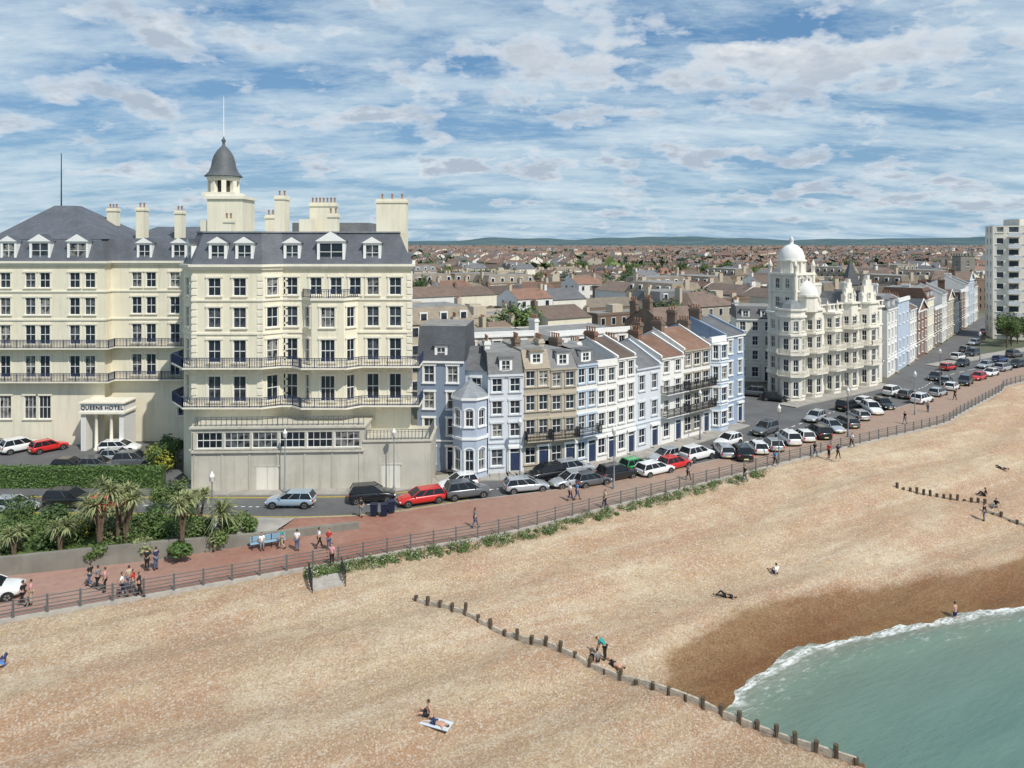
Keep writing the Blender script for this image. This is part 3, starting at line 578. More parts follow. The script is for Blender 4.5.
# street two rows
sd=Vector((.635,.772)); sd.normalize(); pv=Vector((sd.y,-sd.x)); x0,y0=69.5,131.5; DN={'white_wall':'white','skyblue':'pale blue','brick':'red brick','cream':'cream','brown_brick':'brown brick','buff':'buff'}
def SL(t,o): return (x0+sd.x*t+pv.x*o,y0+sd.y*t+pv.y*o)
cols=[('white_wall','slate2'),('skyblue','tile2'),('white_wall','tile'),('brick','slate'),('cream','tile'),('brown_brick','tile2'),('white_wall','slate2'),('buff','tile'),('white_wall','tile2'),('brick','tile')]
GI='houses along the inland street'
for i in range(13):
    wm_,rm_=cols[i%10]; w_=[8.5,11,7.5,12][i%4]; t0=sum([8.5,11,7.5,12][j%4]+.4 for j in range(i))
    terrace(SL(t0,0),SL(t0+w_,0),10,[12.5,13.5,11.,10,12,9.,12,10,8.5,11][i%10],4 if i%3!=1 else 3,3,wm_,['mansard','flat','gable','front'][i%4],rm_,DN[wm_]+' house on the street running inland',rh=2.6,group=GI,chim=['brick','white_wall','brown_brick'][i%3],back=False)
for i in range(8):
    wm_,rm_=cols[(i*3+4)%10]; t0=112+i*11.5
    terrace(SL(t0+11,12),SL(t0,12),10,[9,11,8.5,10][i%4],3,3,wm_,['gable','flat','mansard'][i%3],rm_,DN[wm_]+' building on the far side of the inland street',rh=2.4,group=GI,back=True)
# flats
F=Bld('apartment_block','tall white modern apartment block with balconies','apartment block',(134,188))
p0=Vector((125.6,185.5));d_=Vector((.919,-.394));p1=p0+d_*15;inl=Vector((-d_.y,d_.x));q1=p1+inl*9;q0=p0+inl*9
zz=[(1.2+2.95*i,1.5,None) for i in range(10)]
F.face(p0,p1,0,29.2,'ornate',rows([1.6,7.6,13.6],zz,1.6)+rows([4.6,10.6],zz,2.2),bars=False,surr=False,trim='ornate');F.face(q0,p0,0,29.2,'ornate',rows([2.5,6.5],zz,1.4),bars=False,surr=False,trim='ornate');F.face(p1,q1,0,29.2,'ornate');F.face(q1,q0,0,29.2,'ornate')
F.r.prism([tuple(p0),tuple(p1),tuple(q1),tuple(q0)],29.2,29.5,'ornate','flat_roof');c=(p0+q1)/2;F.r.box(c.x-3,c.y-3,29.5,c.x+3,c.y+3,31.2,'ornate')
for i in range(1,10):
    for s0 in (3.2,9.2):
        mb=MB();z=2.95*i
        A=[p0+d_*s0,p0+d_*(s0+2.8)];q=[tuple(A[0]-inl*1.2),tuple(A[1]-inl*1.2),tuple(A[1]),tuple(A[0])]
        mb.prism(q,z,z+.15,'ornate')
        mb.prism([tuple(A[0]-inl*1.2),tuple(A[1]-inl*1.2),tuple(A[1]-inl*1.12),tuple(A[0]-inl*1.12)],z+.15,z+1.05,'pale_blue',bot=False); mb.obj('balcony',F.e,F.o)
F.done()
C=Bld('church_tower','square grey stone church tower with battlements','church',(192,302))
C.walls([(189,305),(189,299),(195,299),(195,305)],0,19.5,'stone',{1:[(3,15.,1.2,2.6)],0:[(3,15.,1.2,2.6)]},surr=False)
for i in range(4):
    for x in (189,195): C.t.box(x-.3,299+i*1.8,19.5,x+.3,300+i*1.8,20.6,'stone')
    C.t.box(189.4+i*1.5,298.8,19.5,190.2+i*1.5,299.3,20.6,'stone')
C.r.box(189,299,19.3,195,305,19.45,'lead');C.done()
C=Bld('church_spire','slim dark slate spire on a stone base','church',(82,172)); C.w.prism([(80.6,170.6),(83.4,170.6),(83.4,173.4),(80.6,173.4)],0,15,'stone');C.r.frust([(80.4,170.4),(83.6,170.4),(83.6,173.6),(80.4,173.6)],[(81.95,171.95),(82.05,171.95),(82.05,172.05),(81.95,172.05)],15,21.2,'slate');C.done()
# ===== background houses =====
def house_mesh(w,d,h,rh,wm_,rm_,gab,nch,ct='brick'):
    mb=MB(); mb.box(-w/2,-d/2,0,w/2,d/2,h,wm_)
    e=.25
    if gab==1:
        A=[(-w/2,-d/2-e,h-.05),(w/2,-d/2-e,h-.05),(w/2,0,h+rh),(-w/2,0,h+rh),(w/2,d/2+e,h-.05),(-w/2,d/2+e,h-.05)]
        mb.face(A[:4],rm_);mb.face([A[3],A[2],A[4],A[5]],rm_)
        for x in (-w/2+.01,w/2-.01): mb.face([(x,-d/2,h),(x,d/2,h),(x,0,h+rh-.05)],wm_)
    elif gab==0:
        mb.frust([(-w/2-e,-d/2-e),(w/2+e,-d/2-e),(w/2+e,d/2+e),(-w/2-e,d/2+e)],[(-w/4,-.1),(w/4,-.1),(w/4,.1),(-w/4,.1)],h,h+rh,rm_)
    elif gab==2:
        rh=.6
        mb.box(-w/2-.1,-d/2-.1,h+.003,w/2+.1,-d/2+.25,h+.6,wm_);mb.box(-w/2-.1,d/2-.25,h+.003,w/2+.1,d/2+.1,h+.6,wm_);mb.box(-w/2-.1,-d/2+.26,h+.003,-w/2+.2,d/2-.26,h+.6,wm_);mb.box(w/2-.2,-d/2+.26,h+.003,w/2+.1,d/2-.26,h+.6,wm_)
        mb.box(-w/2+.3,-d/2+.3,h+.002,w/2-.3,d/2-.3,h+.1,'flat_roof');mb.box(-1.5,-1,h+.1,1.5,1.5,h+1.9,'buff')
    else:
        k=.9; mb.frust([(-w/2-e,-d/2-e),(w/2+e,-d/2-e),(w/2+e,d/2+e),(-w/2-e,d/2+e)],[(-w/2+k,-d/2+k),(w/2-k,-d/2+k),(w/2-k,d/2-k),(-w/2+k,d/2-k)],h,h+rh,rm_,'flat_roof')
        for i in range(max(1,int(w/3.5))):
            x=-w/2+w*(i+.5)/max(1,int(w/3.5))
            for sg in (-1,1):
                y0_,y1_=sorted((sg*(d/2-.05),sg*(d/2-1.6))); mb.box(x-.7,y0_,h+.3,x+.7,y1_,h+1.9,'frame'); y0_,y1_=sorted((sg*(d/2-.01),sg*(d/2-1))); mb.box(x-.5,y0_,h+.5,x+.5,y1_,h+1.7,'glass')
    for k in range(nch):
        x=-w/2+.5+k*(w-1.); mb.box(x-.35,-.9,h,x+.35,.6,h+rh+1.,ct)
        for j in range(3): mb.box(x-.1,-.75+j*.45,h+rh+1.,x+.1,-.55+j*.45,h+rh+1.4,'pot')
    nw=max(2,int(w/2.6)); nf=int(h/2.9)
    for f in range(nf):
        for i in range(nw):
            x=-w/2+w*(i+.5)/nw;z=1+f*2.9
            for sgn in (-1,1):
                y=sgn*d/2; a,b2=sorted((y,y+sgn*.06)); mb.box(x-.62,a,z-.08,x+.62,b2,z+1.55,'frame'); a,b2=sorted((y,y+sgn*.08)); mb.box(x-.5,a,z,x+.5,b2,z+1.45,'glass')
    if w>9:
        for f in range(nf):
            z=1+f*2.9
            for sx_ in (-1,1): 
                a,b2=sorted((sx_*w/2,sx_*(w/2+.07))); mb.box(a,-1.9,z,b2,-1.,z+1.4,'glass');mb.box(a,1.4,z,b2,2.3,z+1.4,'glass')
    return mb
WM=['brick','brown_brick','white_wall','cream','buff','brick','buff','greytan'];RM=['tile','tile2','tile','slate2','tile2','tan_roof','tile','slate']
protos=[]
for i in range(12):
    w=random.choice([6,7,8,9.5]);d=random.choice([8,9,10]);h=random.choice([6.2,7.5,8.5]);wm_=WM[i%8];rm_=RM[(i*5+2)%8]
    protos.append((house_mesh(w,d,h,random.uniform(1.9,2.7),wm_,rm_,[1,1,1,0][i%4],1+(i%3==0),random.choice(['brick','brown_brick','buff'])),w,d,wm_,rm_,'pitched'))
NSM=12
for i in range(14):
    w=random.choice([10,12,15,18,22]);d=random.choice([10,11,13]);h=random.choice([8.8,10,11.2,11.7]);wm_=['buff','cream','buff','greytan','white_wall','brown_brick','ornate'][i%7];rm_=['slate2','tan_roof','tile2','slate','tile2','tile'][i%6];ty=[3,1,2,0,1,2,1][i%7]
    protos.append((house_mesh(w,d,h,random.uniform(1.8,2.8),wm_,rm_,ty,1+(i%2),random.choice(['brown_brick','buff','white_wall'])),w,d,wm_,rm_,{3:'mansard',1:'pitched',2:'flat',0:'hipped'}[ty]))
pm=[p[0].mesh('house') for p in protos]
Or=Vector((-8,76));U=Vector((.864,.502));NN=Vector((-.502,.864))
pos=[];trees=[]
rr=random.Random(11)
for ai in range(-12,28):
    for bi in range(0,24):
        bw=96;bd=78; ori=rr.random()<.45; A0=ai*bw;B0=20+bi*bd; big=bi<2 or rr.random()<.15
        sp_=18 if big else 14
        for row in range(int((bd if not ori else bw)/sp_)):
            t=0
            while t<(bw-12 if not ori else bd-8):
                bg_=big and rr.random()<.85
                pi=rr.randrange(NSM,NSM+14) if bg_ else rr.randrange(NSM);w=protos[pi][1]
                if not ori: a_=A0+6+t+w/2;b2=B0+6+row*sp_
                else: b2=B0+5+t+w/2;a_=A0+7+row*(sp_+.5)
                t+=w+(.1 if rr.random()<.8 else 4)
                p=Or+U*a_+NN*b2
                if p.y<60 : continue
                tr=rr.random()<.09
                r_=p.x/p.y
                if not(-.19<r_<.80) or p.y>1700: continue
                if p.y<112 and (b2<24 or (22<a_<62 and b2<38)): continue
                m_=w*.4
                if (p-Vector((55,125))).length<21+m_ or (p-Vector((134,189))).length<14+m_ or (p-Vector((44,132))).length<9+m_: continue
                for q_ in ((11,103),(26,110),(-2,100)):
                    if (p-Vector(q_)).length<9.+m_: break
                else:
                    s1=(p-Vector((39,105))); l1=s1.x*-.5+s1.y*.866; c1_=abs(s1.x*.866+s1.y*.5)
                    if l1<70 and c1_<7+m_: continue
                    s2=(p-Vector((x0,y0))); l2=s2.dot(sd); c2_=s2.dot(pv)
                    if l2<138 and -11-m_<c2_<19+m_ : continue
                    if l2<212 and -2-m_<c2_<24+m_ : continue
                    if l2<500 and 0-m_<c2_<12+m_ : continue
                    if c2_>8 and p.y<215: continue
                    if (p-Vector((192,302))).length<8+m_ or (p-Vector((82,172))).length<4+m_: continue
                    ang=math.atan2(U.y,U.x)+(math.pi/2 if ori else 0)+rr.uniform(-.03,.03)
                    if tr: trees.append((p.x,p.y,rr.uniform(.8,1.3)))
                    else: pos.append((p.length,p.x,p.y,ang,pi))
        for k in range(7):
            p=Or+U*(A0+rr.uniform(0,bw))+NN*(B0+rr.uniform(0,bd)); s2=(p-Vector((x0,y0)));c2_=s2.dot(pv)
            if p.y>128 and -.17<p.x/p.y<.78 and not(-12<c2_<14) and (p-Vector((54,124))).length>26 and not(c2_>10 and p.y<215): trees.append((p.x,p.y,rr.uniform(.8,1.4)))
pos.sort()
CN={'brick':'red brick','brown_brick':'brown brick','white_wall':'white','cream':'cream','buff':'buff','greytan':'grey','ornate':'off white'};RN={'tile':'red tile','tile2':'brown tile','slate2':'grey slate','slate':'dark slate','tan_roof':'tan'}
for k,(l,x,y,a,pi) in enumerate(pos[:290]):
    thing('house',f"{CN[protos[pi][3]]} building with {RN[protos[pi][4]]+' ' if protos[pi][5]!='flat' else ''}{protos[pi][5]} roof and chimneys",'house',(x,y,-.05),a,TH,pm[pi])
far=MB()
def lowhouse(mb,x,y,a,w,d,h,rh,wm_,rm_):
    ca,sa=math.cos(a),math.sin(a); T=lambda p:(x+p[0]*ca-p[1]*sa,y+p[0]*sa+p[1]*ca,p[2])
    v=[T(p) for p in [(-w/2,-d/2,0),(w/2,-d/2,0),(w/2,d/2,0),(-w/2,d/2,0),(-w/2,-d/2,h),(w/2,-d/2,h),(w/2,d/2,h),(-w/2,d/2,h),(-w/2,0,h+rh),(w/2,0,h+rh)]]
    mb.faces(v,[(0,1,5,4),(2,3,7,6),(3,0,4,8,7),(1,2,6,9,5)],wm_); mb.faces(v,[(4,5,9,8),(6,7,8,9)],rm_)
    c=[T(p) for p in [(-w/2,-.5,h),(-w/2+.5,-.5,h),(-w/2+.5,.5,h),(-w/2,.5,h),(-w/2,-.5,h+rh+.9),(-w/2+.5,-.5,h+rh+.9),(-w/2+.5,.5,h+rh+.9),(-w/2,.5,h+rh+.9)]]
    mb.faces(c,[(0,1,5,4),(1,2,6,5),(2,3,7,6),(3,0,4,7),(4,5,6,7)],'brown_brick')
RF=['roof_far_a','roof_far_b','roof_far_c','roof_far_a']; WF=['wall_far','buff','white_wall','brown_brick','wall_far','wall_far']
for (l,x,y,a,pi) in pos[290:]:
    _,w,d,wm_,rm_=protos[pi][:5]; bgp=pi>=NSM; lowhouse(far,x,y,a,w,d,rr.uniform(8.5,13) if bgp else rr.uniform(6,8.5),2.6,wm_,rm_ if y<420 and rr.random()<.6 else rr.choice(RF))
for k in range(4200):
    y=rr.uniform(1450,4200);x=y*rr.uniform(-.2,.8); lowhouse(far,x,y,rr.uniform(-.4,.4)+.5,rr.uniform(12,34),9,rr.uniform(6,9.5),3.2,rr.choice(WF),rr.choice(RF))
fo=far.obj('distant_houses');fo['kind']='stuff';fo['label']='mass of distant red and brown roofed town houses';fo['category']='houses'
# ---------------- foliage ----------------
def leaves(mb,blobs,n,size,mts,rnd=rr,flat=1.):
    tot=sum(b_[3]**2 for b_ in blobs)
    for (bx,by,bz,r) in blobs:
        mt=rnd.choice(mts)
        for _ in range(int(n*r*r/tot)):
            while True:
                v=Vector((rnd.uniform(-1,1),rnd.uniform(-1,1),rnd.uniform(-1,1)))
                if .2<v.length<1: break
            v=v.normalized()*r*(rnd.random()**.35)*rnd.uniform(.85,1.12); v.z*=flat
            nrm=(v.normalized()+Vector((rnd.gauss(0,.6),rnd.gauss(0,.6),rnd.gauss(.3,.6)))).normalized()
            a=nrm.orthogonal().normalized(); a=(Matrix.Rotation(rnd.uniform(0,6.28),3,nrm)@a); b2=nrm.cross(a); s_=size*rnd.uniform(.6,1.3)
            c=Vector((bx,by,bz))+v
            mb.face([c-a*s_,c-b2*s_*.5,c+a*s_,c+b2*s_*.5],mt)
def tree_proto(seed,h,mts,leaf=.28,n=1500):
    r=random.Random(seed); tr=MB(); cr=MB()
    tr.tube((0,0,-.1),(.1,0,h*.45),.28,.18,8,'bark')
    bl=[]
    for i in range(7):
        t=r.uniform(0,6.28);z=h*r.uniform(.5,.85);R=h*r.uniform(.12,.28); q=(R*math.cos(t),R*math.sin(t),z); tr.tube((.1,0,h*.4),q,.12,.04,5,'bark'); bl.append((*q,h*r.uniform(.14,.22)))
    bl.append((0,0,h*.85,h*.2)); leaves(cr,bl,n,leaf,mts,r); return tr.mesh('trunk'),cr.mesh('crown')
TP=[tree_proto(i,10.5,[['leaf_a','leaf_b'],['leaf_b'],['leaf_a','leaf_hedge','leaf_b']][i],.32,1700) for i in range(3)]
trees.sort(key=lambda t:t[1]); trees=[(118.5,170,.7),(123,175,.75),(130,179,.65),(137,175,.65),(126,177,.55),(121,172,.5)]+trees
for k,(x,y,s_) in enumerate(trees[:110]):
    e=thing('tree','broad leafy green tree among the town houses','tree',(x,y,-.05),rr.uniform(0,6),'town trees'); e.scale=(s_,s_,s_); child(TP[k%3][0],'trunk',e); child(TP[k%3][1],'crown',e)
ft=MB()
for (x,y,s_) in trees[110:]+[(y*rr.uniform(-.2,.8),y,rr.uniform(.9,2.)) for y in [rr.uniform(400,4800) for _ in range(3000)]]:
    s_*=1.08; leaves(ft,[(x+rr.uniform(-2,2),y,4.*s_,3.0*s_),(x+2*s_,y+1,3.2*s_,2.3*s_)],16,1.9*s_,['leaf_a','leaf_b'] if y<500 else ['leaf_far'])
fo=ft.obj('distant_trees');fo['kind']='stuff';fo['label']='mass of distant green town trees';fo['category']='trees'
# ---------------- ground surfaces ----------------
RAIL=[(-58,36.6),(-33.8,46.8),(-24,50.9),(-16.5,54.1),(-14.1,55.1),(-8,57.8),(-.2,61.2),(10,67.5),(21.9,74.9),(40,86.2),(58.8,97.5),(65.1,103.2),(81.3,118.3),(93.4,128.6),(160,170)]
KERB=[(-62,46.5),(-38,53),(-28.4,55.6),(-20.7,58.8),(-19.6,64.2),(-12.1,65.2),(-4,68.6),(6,72.2),(17,77.6),(34,88.4),(52,102.6),(58,107),(75,120.5),(93.,136.),(165,180)]
rail=smooth(RAIL,6);kerb=smooth(KERB[4:],6)
kerb_all=np.concatenate([np.array([np.array(KERB[i])*(1-k/6)+np.array(KERB[i+1])*k/6 for i in range(4) for k in range(6)]),kerb])
mb=MB()
for i in range(len(rail)-1):
    a,b2=rail[i],rail[i+1];c,d=kerb_all[i+1],kerb_all[i]
    mb.face([(*a,.12),(*b2,.12),(*c,.12),(*d,.12)],'promenade_paving')
struct(mb,'promenade')
mb=MB()
for i in range(len(rail)-1):
    a,b2=Vector(rail[i]),Vector(rail[i+1]);t=(b2-a).normalized();n=Vector((t.y,-t.x))*.15
    mb.faces([(*(a+n),-3),(*(b2+n),-3),(*(b2+n),.16),(*(a+n),.16),(*(b2-n),.16),(*(a-n),.16),(*(b2-n),.1),(*(a-n),.1)],[(0,1,2,3),(3,2,4,5),(5,4,6,7)],'kerb')
sw=mb.obj('sea_wall');sw['label']='low concrete sea wall kerb between promenade and beach';sw['category']='wall'
mb=MB()
for i in range(len(kerb)-1):
    a,b2=Vector(kerb[i]),Vector(kerb[i+1]);t=(b2-a).normalized();n=Vector((-t.y,t.x))*.15
    mb.faces([(*a,.124),(*b2,.124),(*(b2+n),.124),(*(a+n),.124),(*(b2+n),-.04),(*(a+n),-.04)],[(0,1,2,3),(3,2,4,5)],'kerb')
struct(mb,'kerb')
SEA=[(-62,65.5),(-40,65.2),(-28,64.6)]+KERB[4:]
INL=[(-62,70.6),(-40,70.4),(-28,70.2),(-20,70.3),(-13,71.),(-4.5,74.2),(2.2,75.3),(13,81.),(27,91.7),(43,107.5),(50,112.5),(64,122.3),(86.3,143.),(158,188)]
s1=smooth(SEA,6);s2=smooth(INL,6)
mb=MB()
for i in range(len(s1)-1): mb.face([(*s1[i],0),(*s1[i+1],0),(*s2[i+1],0),(*s2[i],0)],'asphalt')
struct(mb,'coast_road')
mb=MB(); mb.face([(*p,.004) for p in [(60,118),(84,141),SL(36,7.4),SL(450,7.4),SL(450,.6),SL(0,.6)]],'asphalt'); mb.face([(33,96,.006),(45,108,.006),(10,168,.006),(-1,160,.006)],'asphalt'); mb.face([(-62,70.4,.008),(-35.6,70.4,.008),(-35.6,89,.008),(-62,89,.008)],'asphalt'); struct(mb,'side_street')
mb=MB()
for i in range(len(s2)-1):
    a,b2=Vector(s2[i]),Vector(s2[i+1]);t=(b2-a).normalized();n=Vector((-t.y,t.x))
    if a.x<-37 or (32<a.x<41) or (64<a.x<86): continue
    w=3.0; mb.faces([(*a,.12),(*b2,.12),(*(b2+n*w),.12),(*(a+n*w),.12),(*a,-.04),(*b2,-.04)],[(0,1,2,3),(4,5,1,0)],'pavement')
struct(mb,'pavement')
mb=MB()
cen=(s1+s2)/2
for i in range(6,len(cen)-2):
    for k in (0,.5):
        a=Vector(cen[i]*(1-k)+cen[i+1]*k);b2=Vector(cen[i]*(1-k-.25)+cen[i+1]*(k+.25)) if k+.25<=1 else Vector(cen[i+1]); t=(b2-a);
        if t.length<.3: continue
        n=Vector((-t.y,t.x)).normalized()*.07; mb.face([(*(a-n),.01),(*(b2-n),.01),(*(b2+n),.01),(*(a+n),.01)],'paint_line')
for src,sgn,mt in ((s1,1,'yellow_line'),(s2,-1,'yellow_line')):
    for off in (.35,.55):
        for i in range(4,30):
            a,b2=Vector(src[i]),Vector(src[i+1]);t=(b2-a).normalized();n=Vector((-t.y,t.x))*sgn
            mb.face([(*(a+n*off),.012),(*(b2+n*off),.012),(*(b2+n*(off+.1)),.012),(*(a+n*(off+.1)),.012)],mt)
struct(mb,'road_markings')
mb=MB(); mb.face([(x,y,-.05) for x,y in rail]+[(8500,8200,-.05),(8500,12000,-.05),(-9000,12000,-.05),(-9000,20,-.05)],'inland'); g_=struct(mb,'ground')
bm=bmesh.new();bm.from_mesh(g_.data);bmesh.ops.triangulate(bm,faces=bm.faces);bm.to_mesh(g_.data);bm.free()
nx=160;hv=[];hf=[]
ys=[4800,5600,6500,7600,9000]
def hh(x,j): return [0,26,54,72,84][j]*(.75+.35*math.sin(x*.0011+j*1.7)+.22*math.sin(x*.0031+j*.6)+.1*math.sin(x*.009+j))
for j,y in enumerate(ys):
    for i in range(nx+1):
        x=-9000+18000*i/nx; hv.append((x,y+200*math.sin(x*.002+j),max(-.5,hh(x,j))-.2))
for j in range(4):
    for i in range(nx): hf.append((j*(nx+1)+i,j*(nx+1)+i+1,(j+1)*(nx+1)+i+1,(j+1)*(nx+1)+i))
mb=MB();mb.faces(hv,hf,'hill_hazed',True);struct(mb,'hills')
wl=[(-62,46.8),(-38,53.2),(-28.4,55.8),(-20.9,58.9)];kl=[(-62,65.5),(-40,65.2),(-28,64.6),(-19.6,64.2)]
mb=MB()
for i in range(3): mb.face([(*wl[i],1.15),(*wl[i+1],1.15 if i<2 else .3),(*kl[i+1],.15),(*kl[i],.15)],'grass' if i<2 else 'pavement')
struct(mb,'garden_bank')
mb=MB(); ww=wl+[(-17.2,60.6),(-13.4,62.)]; hz=[1.5,1.5,1.5,.95,.75,.65]
for i in range(5):
    a,b2=Vector(ww[i]),Vector(ww[i+1]);t=(b2-a).normalized();n=Vector((t.y,-t.x))*.2; za=hz[i];zb=hz[i+1]
    mb.faces([(*(a+n),.1),(*(b2+n),.1),(*(b2+n),zb),(*(a+n),za),(*(b2-n),zb),(*(a-n),za),(*(b2-n),.1),(*(a-n),.1)],[(0,1,2,3),(3,2,4,5),(5,4,6,7)]+([(1,6,4,2)] if i==4 else []),'flint')
sw=mb.obj('garden_wall');sw['label']='grey flint retaining wall below the garden shrubs';sw['category']='wall'
# beach
WAT=np.array([(60,5),(38,22),(26,33.5),(19.3,39.0),(14.3,42.6),(13.5,44.2),(14.3,46.1),(16.8,48.),(20.5,50.6),(25.8,52.7),(33.1,54.9),(41.2,57.2),(60,66),(120,100),(300,220)],float)
WAT=smooth(WAT,4)
def sd_(P,poly,ext=False):
    best=np.full(len(P),1e9);sg=np.ones(len(P))
    for i in range(len(poly)-1):
        a=poly[i];d=poly[i+1]-a;L2=d@d; r=P-a; t=np.clip((r@d)/L2,0,1); q=r-t[:,None]*d; D=np.hypot(q[:,0],q[:,1]); cr=d[0]*r[:,1]-d[1]*r[:,0]
        m_=D<best-1e-6; best[m_]=D[m_]; sg[m_]=np.where(cr[m_]<0,1,-1)
    return best*sg
G0=np.array((-6.9,51.3));G1=np.array((18.6,38.3));gd=(G1-G0)/np.linalg.norm(G1-G0);gn=np.array((-gd[1],gd[0]))
def sst(x,a,b2): t=np.clip((x-a)/(b2-a),0,1);return t*t*(3-2*t)
def beach(P,full=False):
    P=np.atleast_2d(np.array(P,float)); d1=sd_(P,rail);d2=sd_(P,WAT)
    dl=np.clip(d1,0,None)
    zl=-.02-.105*dl
    t=dl/(dl+np.abs(d2)+1e-6); zr=np.where(d2<0,-.02-3.98*t**1.12,-4-.13*d2)
    s_=(P-G0)@gn; al=(P-G0)@gd
    w=sst(s_,-.25,.45); w=np.where(al<0,sst(s_,-.25+al*.5,.45-al*.5)*1.,w)
    z=zl*(1-w)+zr*w
    rid=np.sin(d1*.9+.8*np.sin(P[:,0]*.21)+.5*np.sin(P[:,0]*.07)); rid=np.sign(rid)*np.abs(rid)**.7
    z+=.17*rid*sst(d1,1,6)*sst(-d2,0,3)+.06*np.sin(P[:,0]*.9+P[:,1]*.5)*np.sin(P[:,1]*.8)*sst(d1,.5,3)+.045*np.sin(P[:,0]*2.3-P[:,1]*1.1)*np.sin(P[:,1]*2.1+P[:,0]*.6)*sst(d1,.5,3)
    z+=.22*np.exp(-((d2+5.2)/1.1)**2)*w
    z=np.maximum(z,-7)
    if full:
        wet=np.where(d2<0,1-np.clip(-d2/5.8,0,1),1.)*w
        return z,wet,d1,d2
    return z
xs=np.arange(-72,172,.5);ysb=np.arange(12,182,.5);X,Yg=np.meshgrid(xs,ysb);P=np.stack([X.ravel(),Yg.ravel()],1)
z,wet,d1,d2=beach(P,True); z=z+rng.normal(0,.02,len(z))*(d1>1); z=np.where(d1<0,-.3,z)
nxg=len(xs);nyg=len(ysb); ok=((d1>-.6)&(d2<14)&(P[:,0]<.95*P[:,1]+25)).reshape(nyg,nxg)
idx=np.arange(nxg*nyg).reshape(nyg,nxg); q=ok[:-1,:-1]&ok[1:,1:]&ok[:-1,1:]&ok[1:,:-1]
F_=np.stack([idx[:-1,:-1][q],idx[:-1,1:][q],idx[1:,1:][q],idx[1:,:-1][q]],1)
used=np.unique(F_);rm=np.full(nxg*nyg,-1);rm[used]=np.arange(len(used))
me=bpy.data.meshes.new('beach');me.from_pydata(np.column_stack([P,z])[used].tolist(),[],rm[F_].tolist());me.materials.append(M['shingle'])
at2=me.attributes.new('wet','FLOAT','POINT');at2.data.foreach_set('value',wet[used].astype(np.float32)); me.polygons.foreach_set('use_smooth',[True]*len(me.polygons))
bo=bpy.data.objects.new('beach',me);COL.objects.link(bo);bo['kind']='structure'
xs=np.arange(8,110,.6);ysb=np.arange(14,100,.6);X,Yg=np.meshgrid(xs,ysb);P=np.stack([X.ravel(),Yg.ravel()],1);d2=sd_(P,WAT[22:])
zz_=-4+.05*np.sin(d2*1.3+np.sin(P[:,0]*.4))+.03*np.sin(P[:,0]*1.1+P[:,1]*.7)+.25*np.exp(-((d2-2.)/.6)**2)*np.clip((P[:,0]-17)/8,0,1)
nxg=len(xs);nyg=len(ysb);idx=np.arange(nxg*nyg).reshape(nyg,nxg)
F_=np.stack([idx[:-1,:-1].ravel(),idx[:-1,1:].ravel(),idx[1:,1:].ravel(),idx[1:,:-1].ravel()],1).tolist()
V=np.column_stack([P,zz_]).tolist();k=len(V);V+=[(-9000,-9000,-4.25),(9000,-9000,-4.25),(9000,9000,-4.25),(-9000,9000,-4.25)];F_.append((k,k+1,k+2,k+3))
me=bpy.data.meshes.new('sea');me.from_pydata(V,[],F_);me.materials.append(M['sea_water']);at2=me.attributes.new('shore','FLOAT','POINT')
at2.data.foreach_set('value',np.concatenate([np.clip(d2/25+.0,0,1),[1]*4]).astype(np.float32));me.polygons.foreach_set('use_smooth',[True]*len(me.polygons))
so=bpy.data.objects.new('sea',me);COL.objects.link(so);so['kind']='structure'
def bpos(u,v):
    z=-1.
    for _ in range(25):
        p=at(u,v,z); z=z*.4+.6*float(beach([p])[0])
    p=at(u,v,z); return (p[0],p[1],float(beach([p])[0]))
# ---------------- railing along promenade ----------------
R=thing('promenade_railing','long grey metal railing along the promenade edge','railing',(0,60,0))
mb=MB()
rp=[Vector(p) for p in rail if p[0]<112]
for i in range(len(rp)-1):
    for z in (.45,.72,1.,1.25): mb.beam((*rp[i],z),(*rp[i+1],z),.05,.05,'rail_paint')
mb.obj('rail',R,(0,60,0))
pmx=MB();pmx.box(-.05,-.05,0,.05,.05,1.15,'rail_paint');pmx.box(-.08,-.08,0,.08,.08,.1,'rail_paint');pmx.ell((0,0,1.2),(.07,.07,.07),'rail_paint',6);pmm=pmx.mesh('post')
Ltot=sum((rp[i+1]-rp[i]).length for i in range(len(rp)-1));step=Ltot/98;nxt=0;acc=0
for i in range(len(rp)-1):
    L=(rp[i+1]-rp[i]).length
    while nxt<=acc+L:
        p=rp[i]+(rp[i+1]-rp[i])*((nxt-acc)/L); child(pmm,'post',R,(p.x,p.y-60,.14)); nxt+=step
    acc+=L
# ---------------- groyne ----------------
def groyne(A,B,n,label,h=.9,wallh=.45,zf=None):
    A=Vector(A);B=Vector(B); e=thing('groyne',label,'groyne',(A.x,A.y,float(beach([A])[0])))
    pm_=MB();pm_.prism([(.14*math.cos(t)+.02*math.sin(3*t),.14*math.sin(t)) for t in np.arange(7)*.9],-1.2,h,'timber');pme=pm_.mesh('post')
    w=MB();d=(B-A).normalized();nr=Vector((-d.y,d.x))
    for i in range(n):
        p=A+(B-A)*i/(n-1); z=float(beach([p])[0]); o=child(pme,'post',e,(p.x-A.x,p.y-A.y,z-e.location.z+rr.uniform(-.3,.15)-.05),0); o.rotation_euler=(rr.uniform(-.06,.06),rr.uniform(-.06,.06),rr.uniform(0,3))
        if i<n-1:
            q=A+(B-A)*(i+1)/(n-1); z2=float(beach([q-nr*.6])[0]); z1=float(beach([p-nr*.6])[0])
            for k in range(4):
                zz=wallh-.24*k-.05; w.beam((p.x,p.y,z1+zz+rr.uniform(-.02,.02)),(q.x,q.y,z2+zz+rr.uniform(-.02,.02)),.14,.22,'timber_pale' if k<3 else 'timber')
    w.obj('plank_wall',e,tuple(e.location)); return e
groyne(G0,G1,29,'timber groyne with dark posts and pale planks running down the shingle',.75,.18)
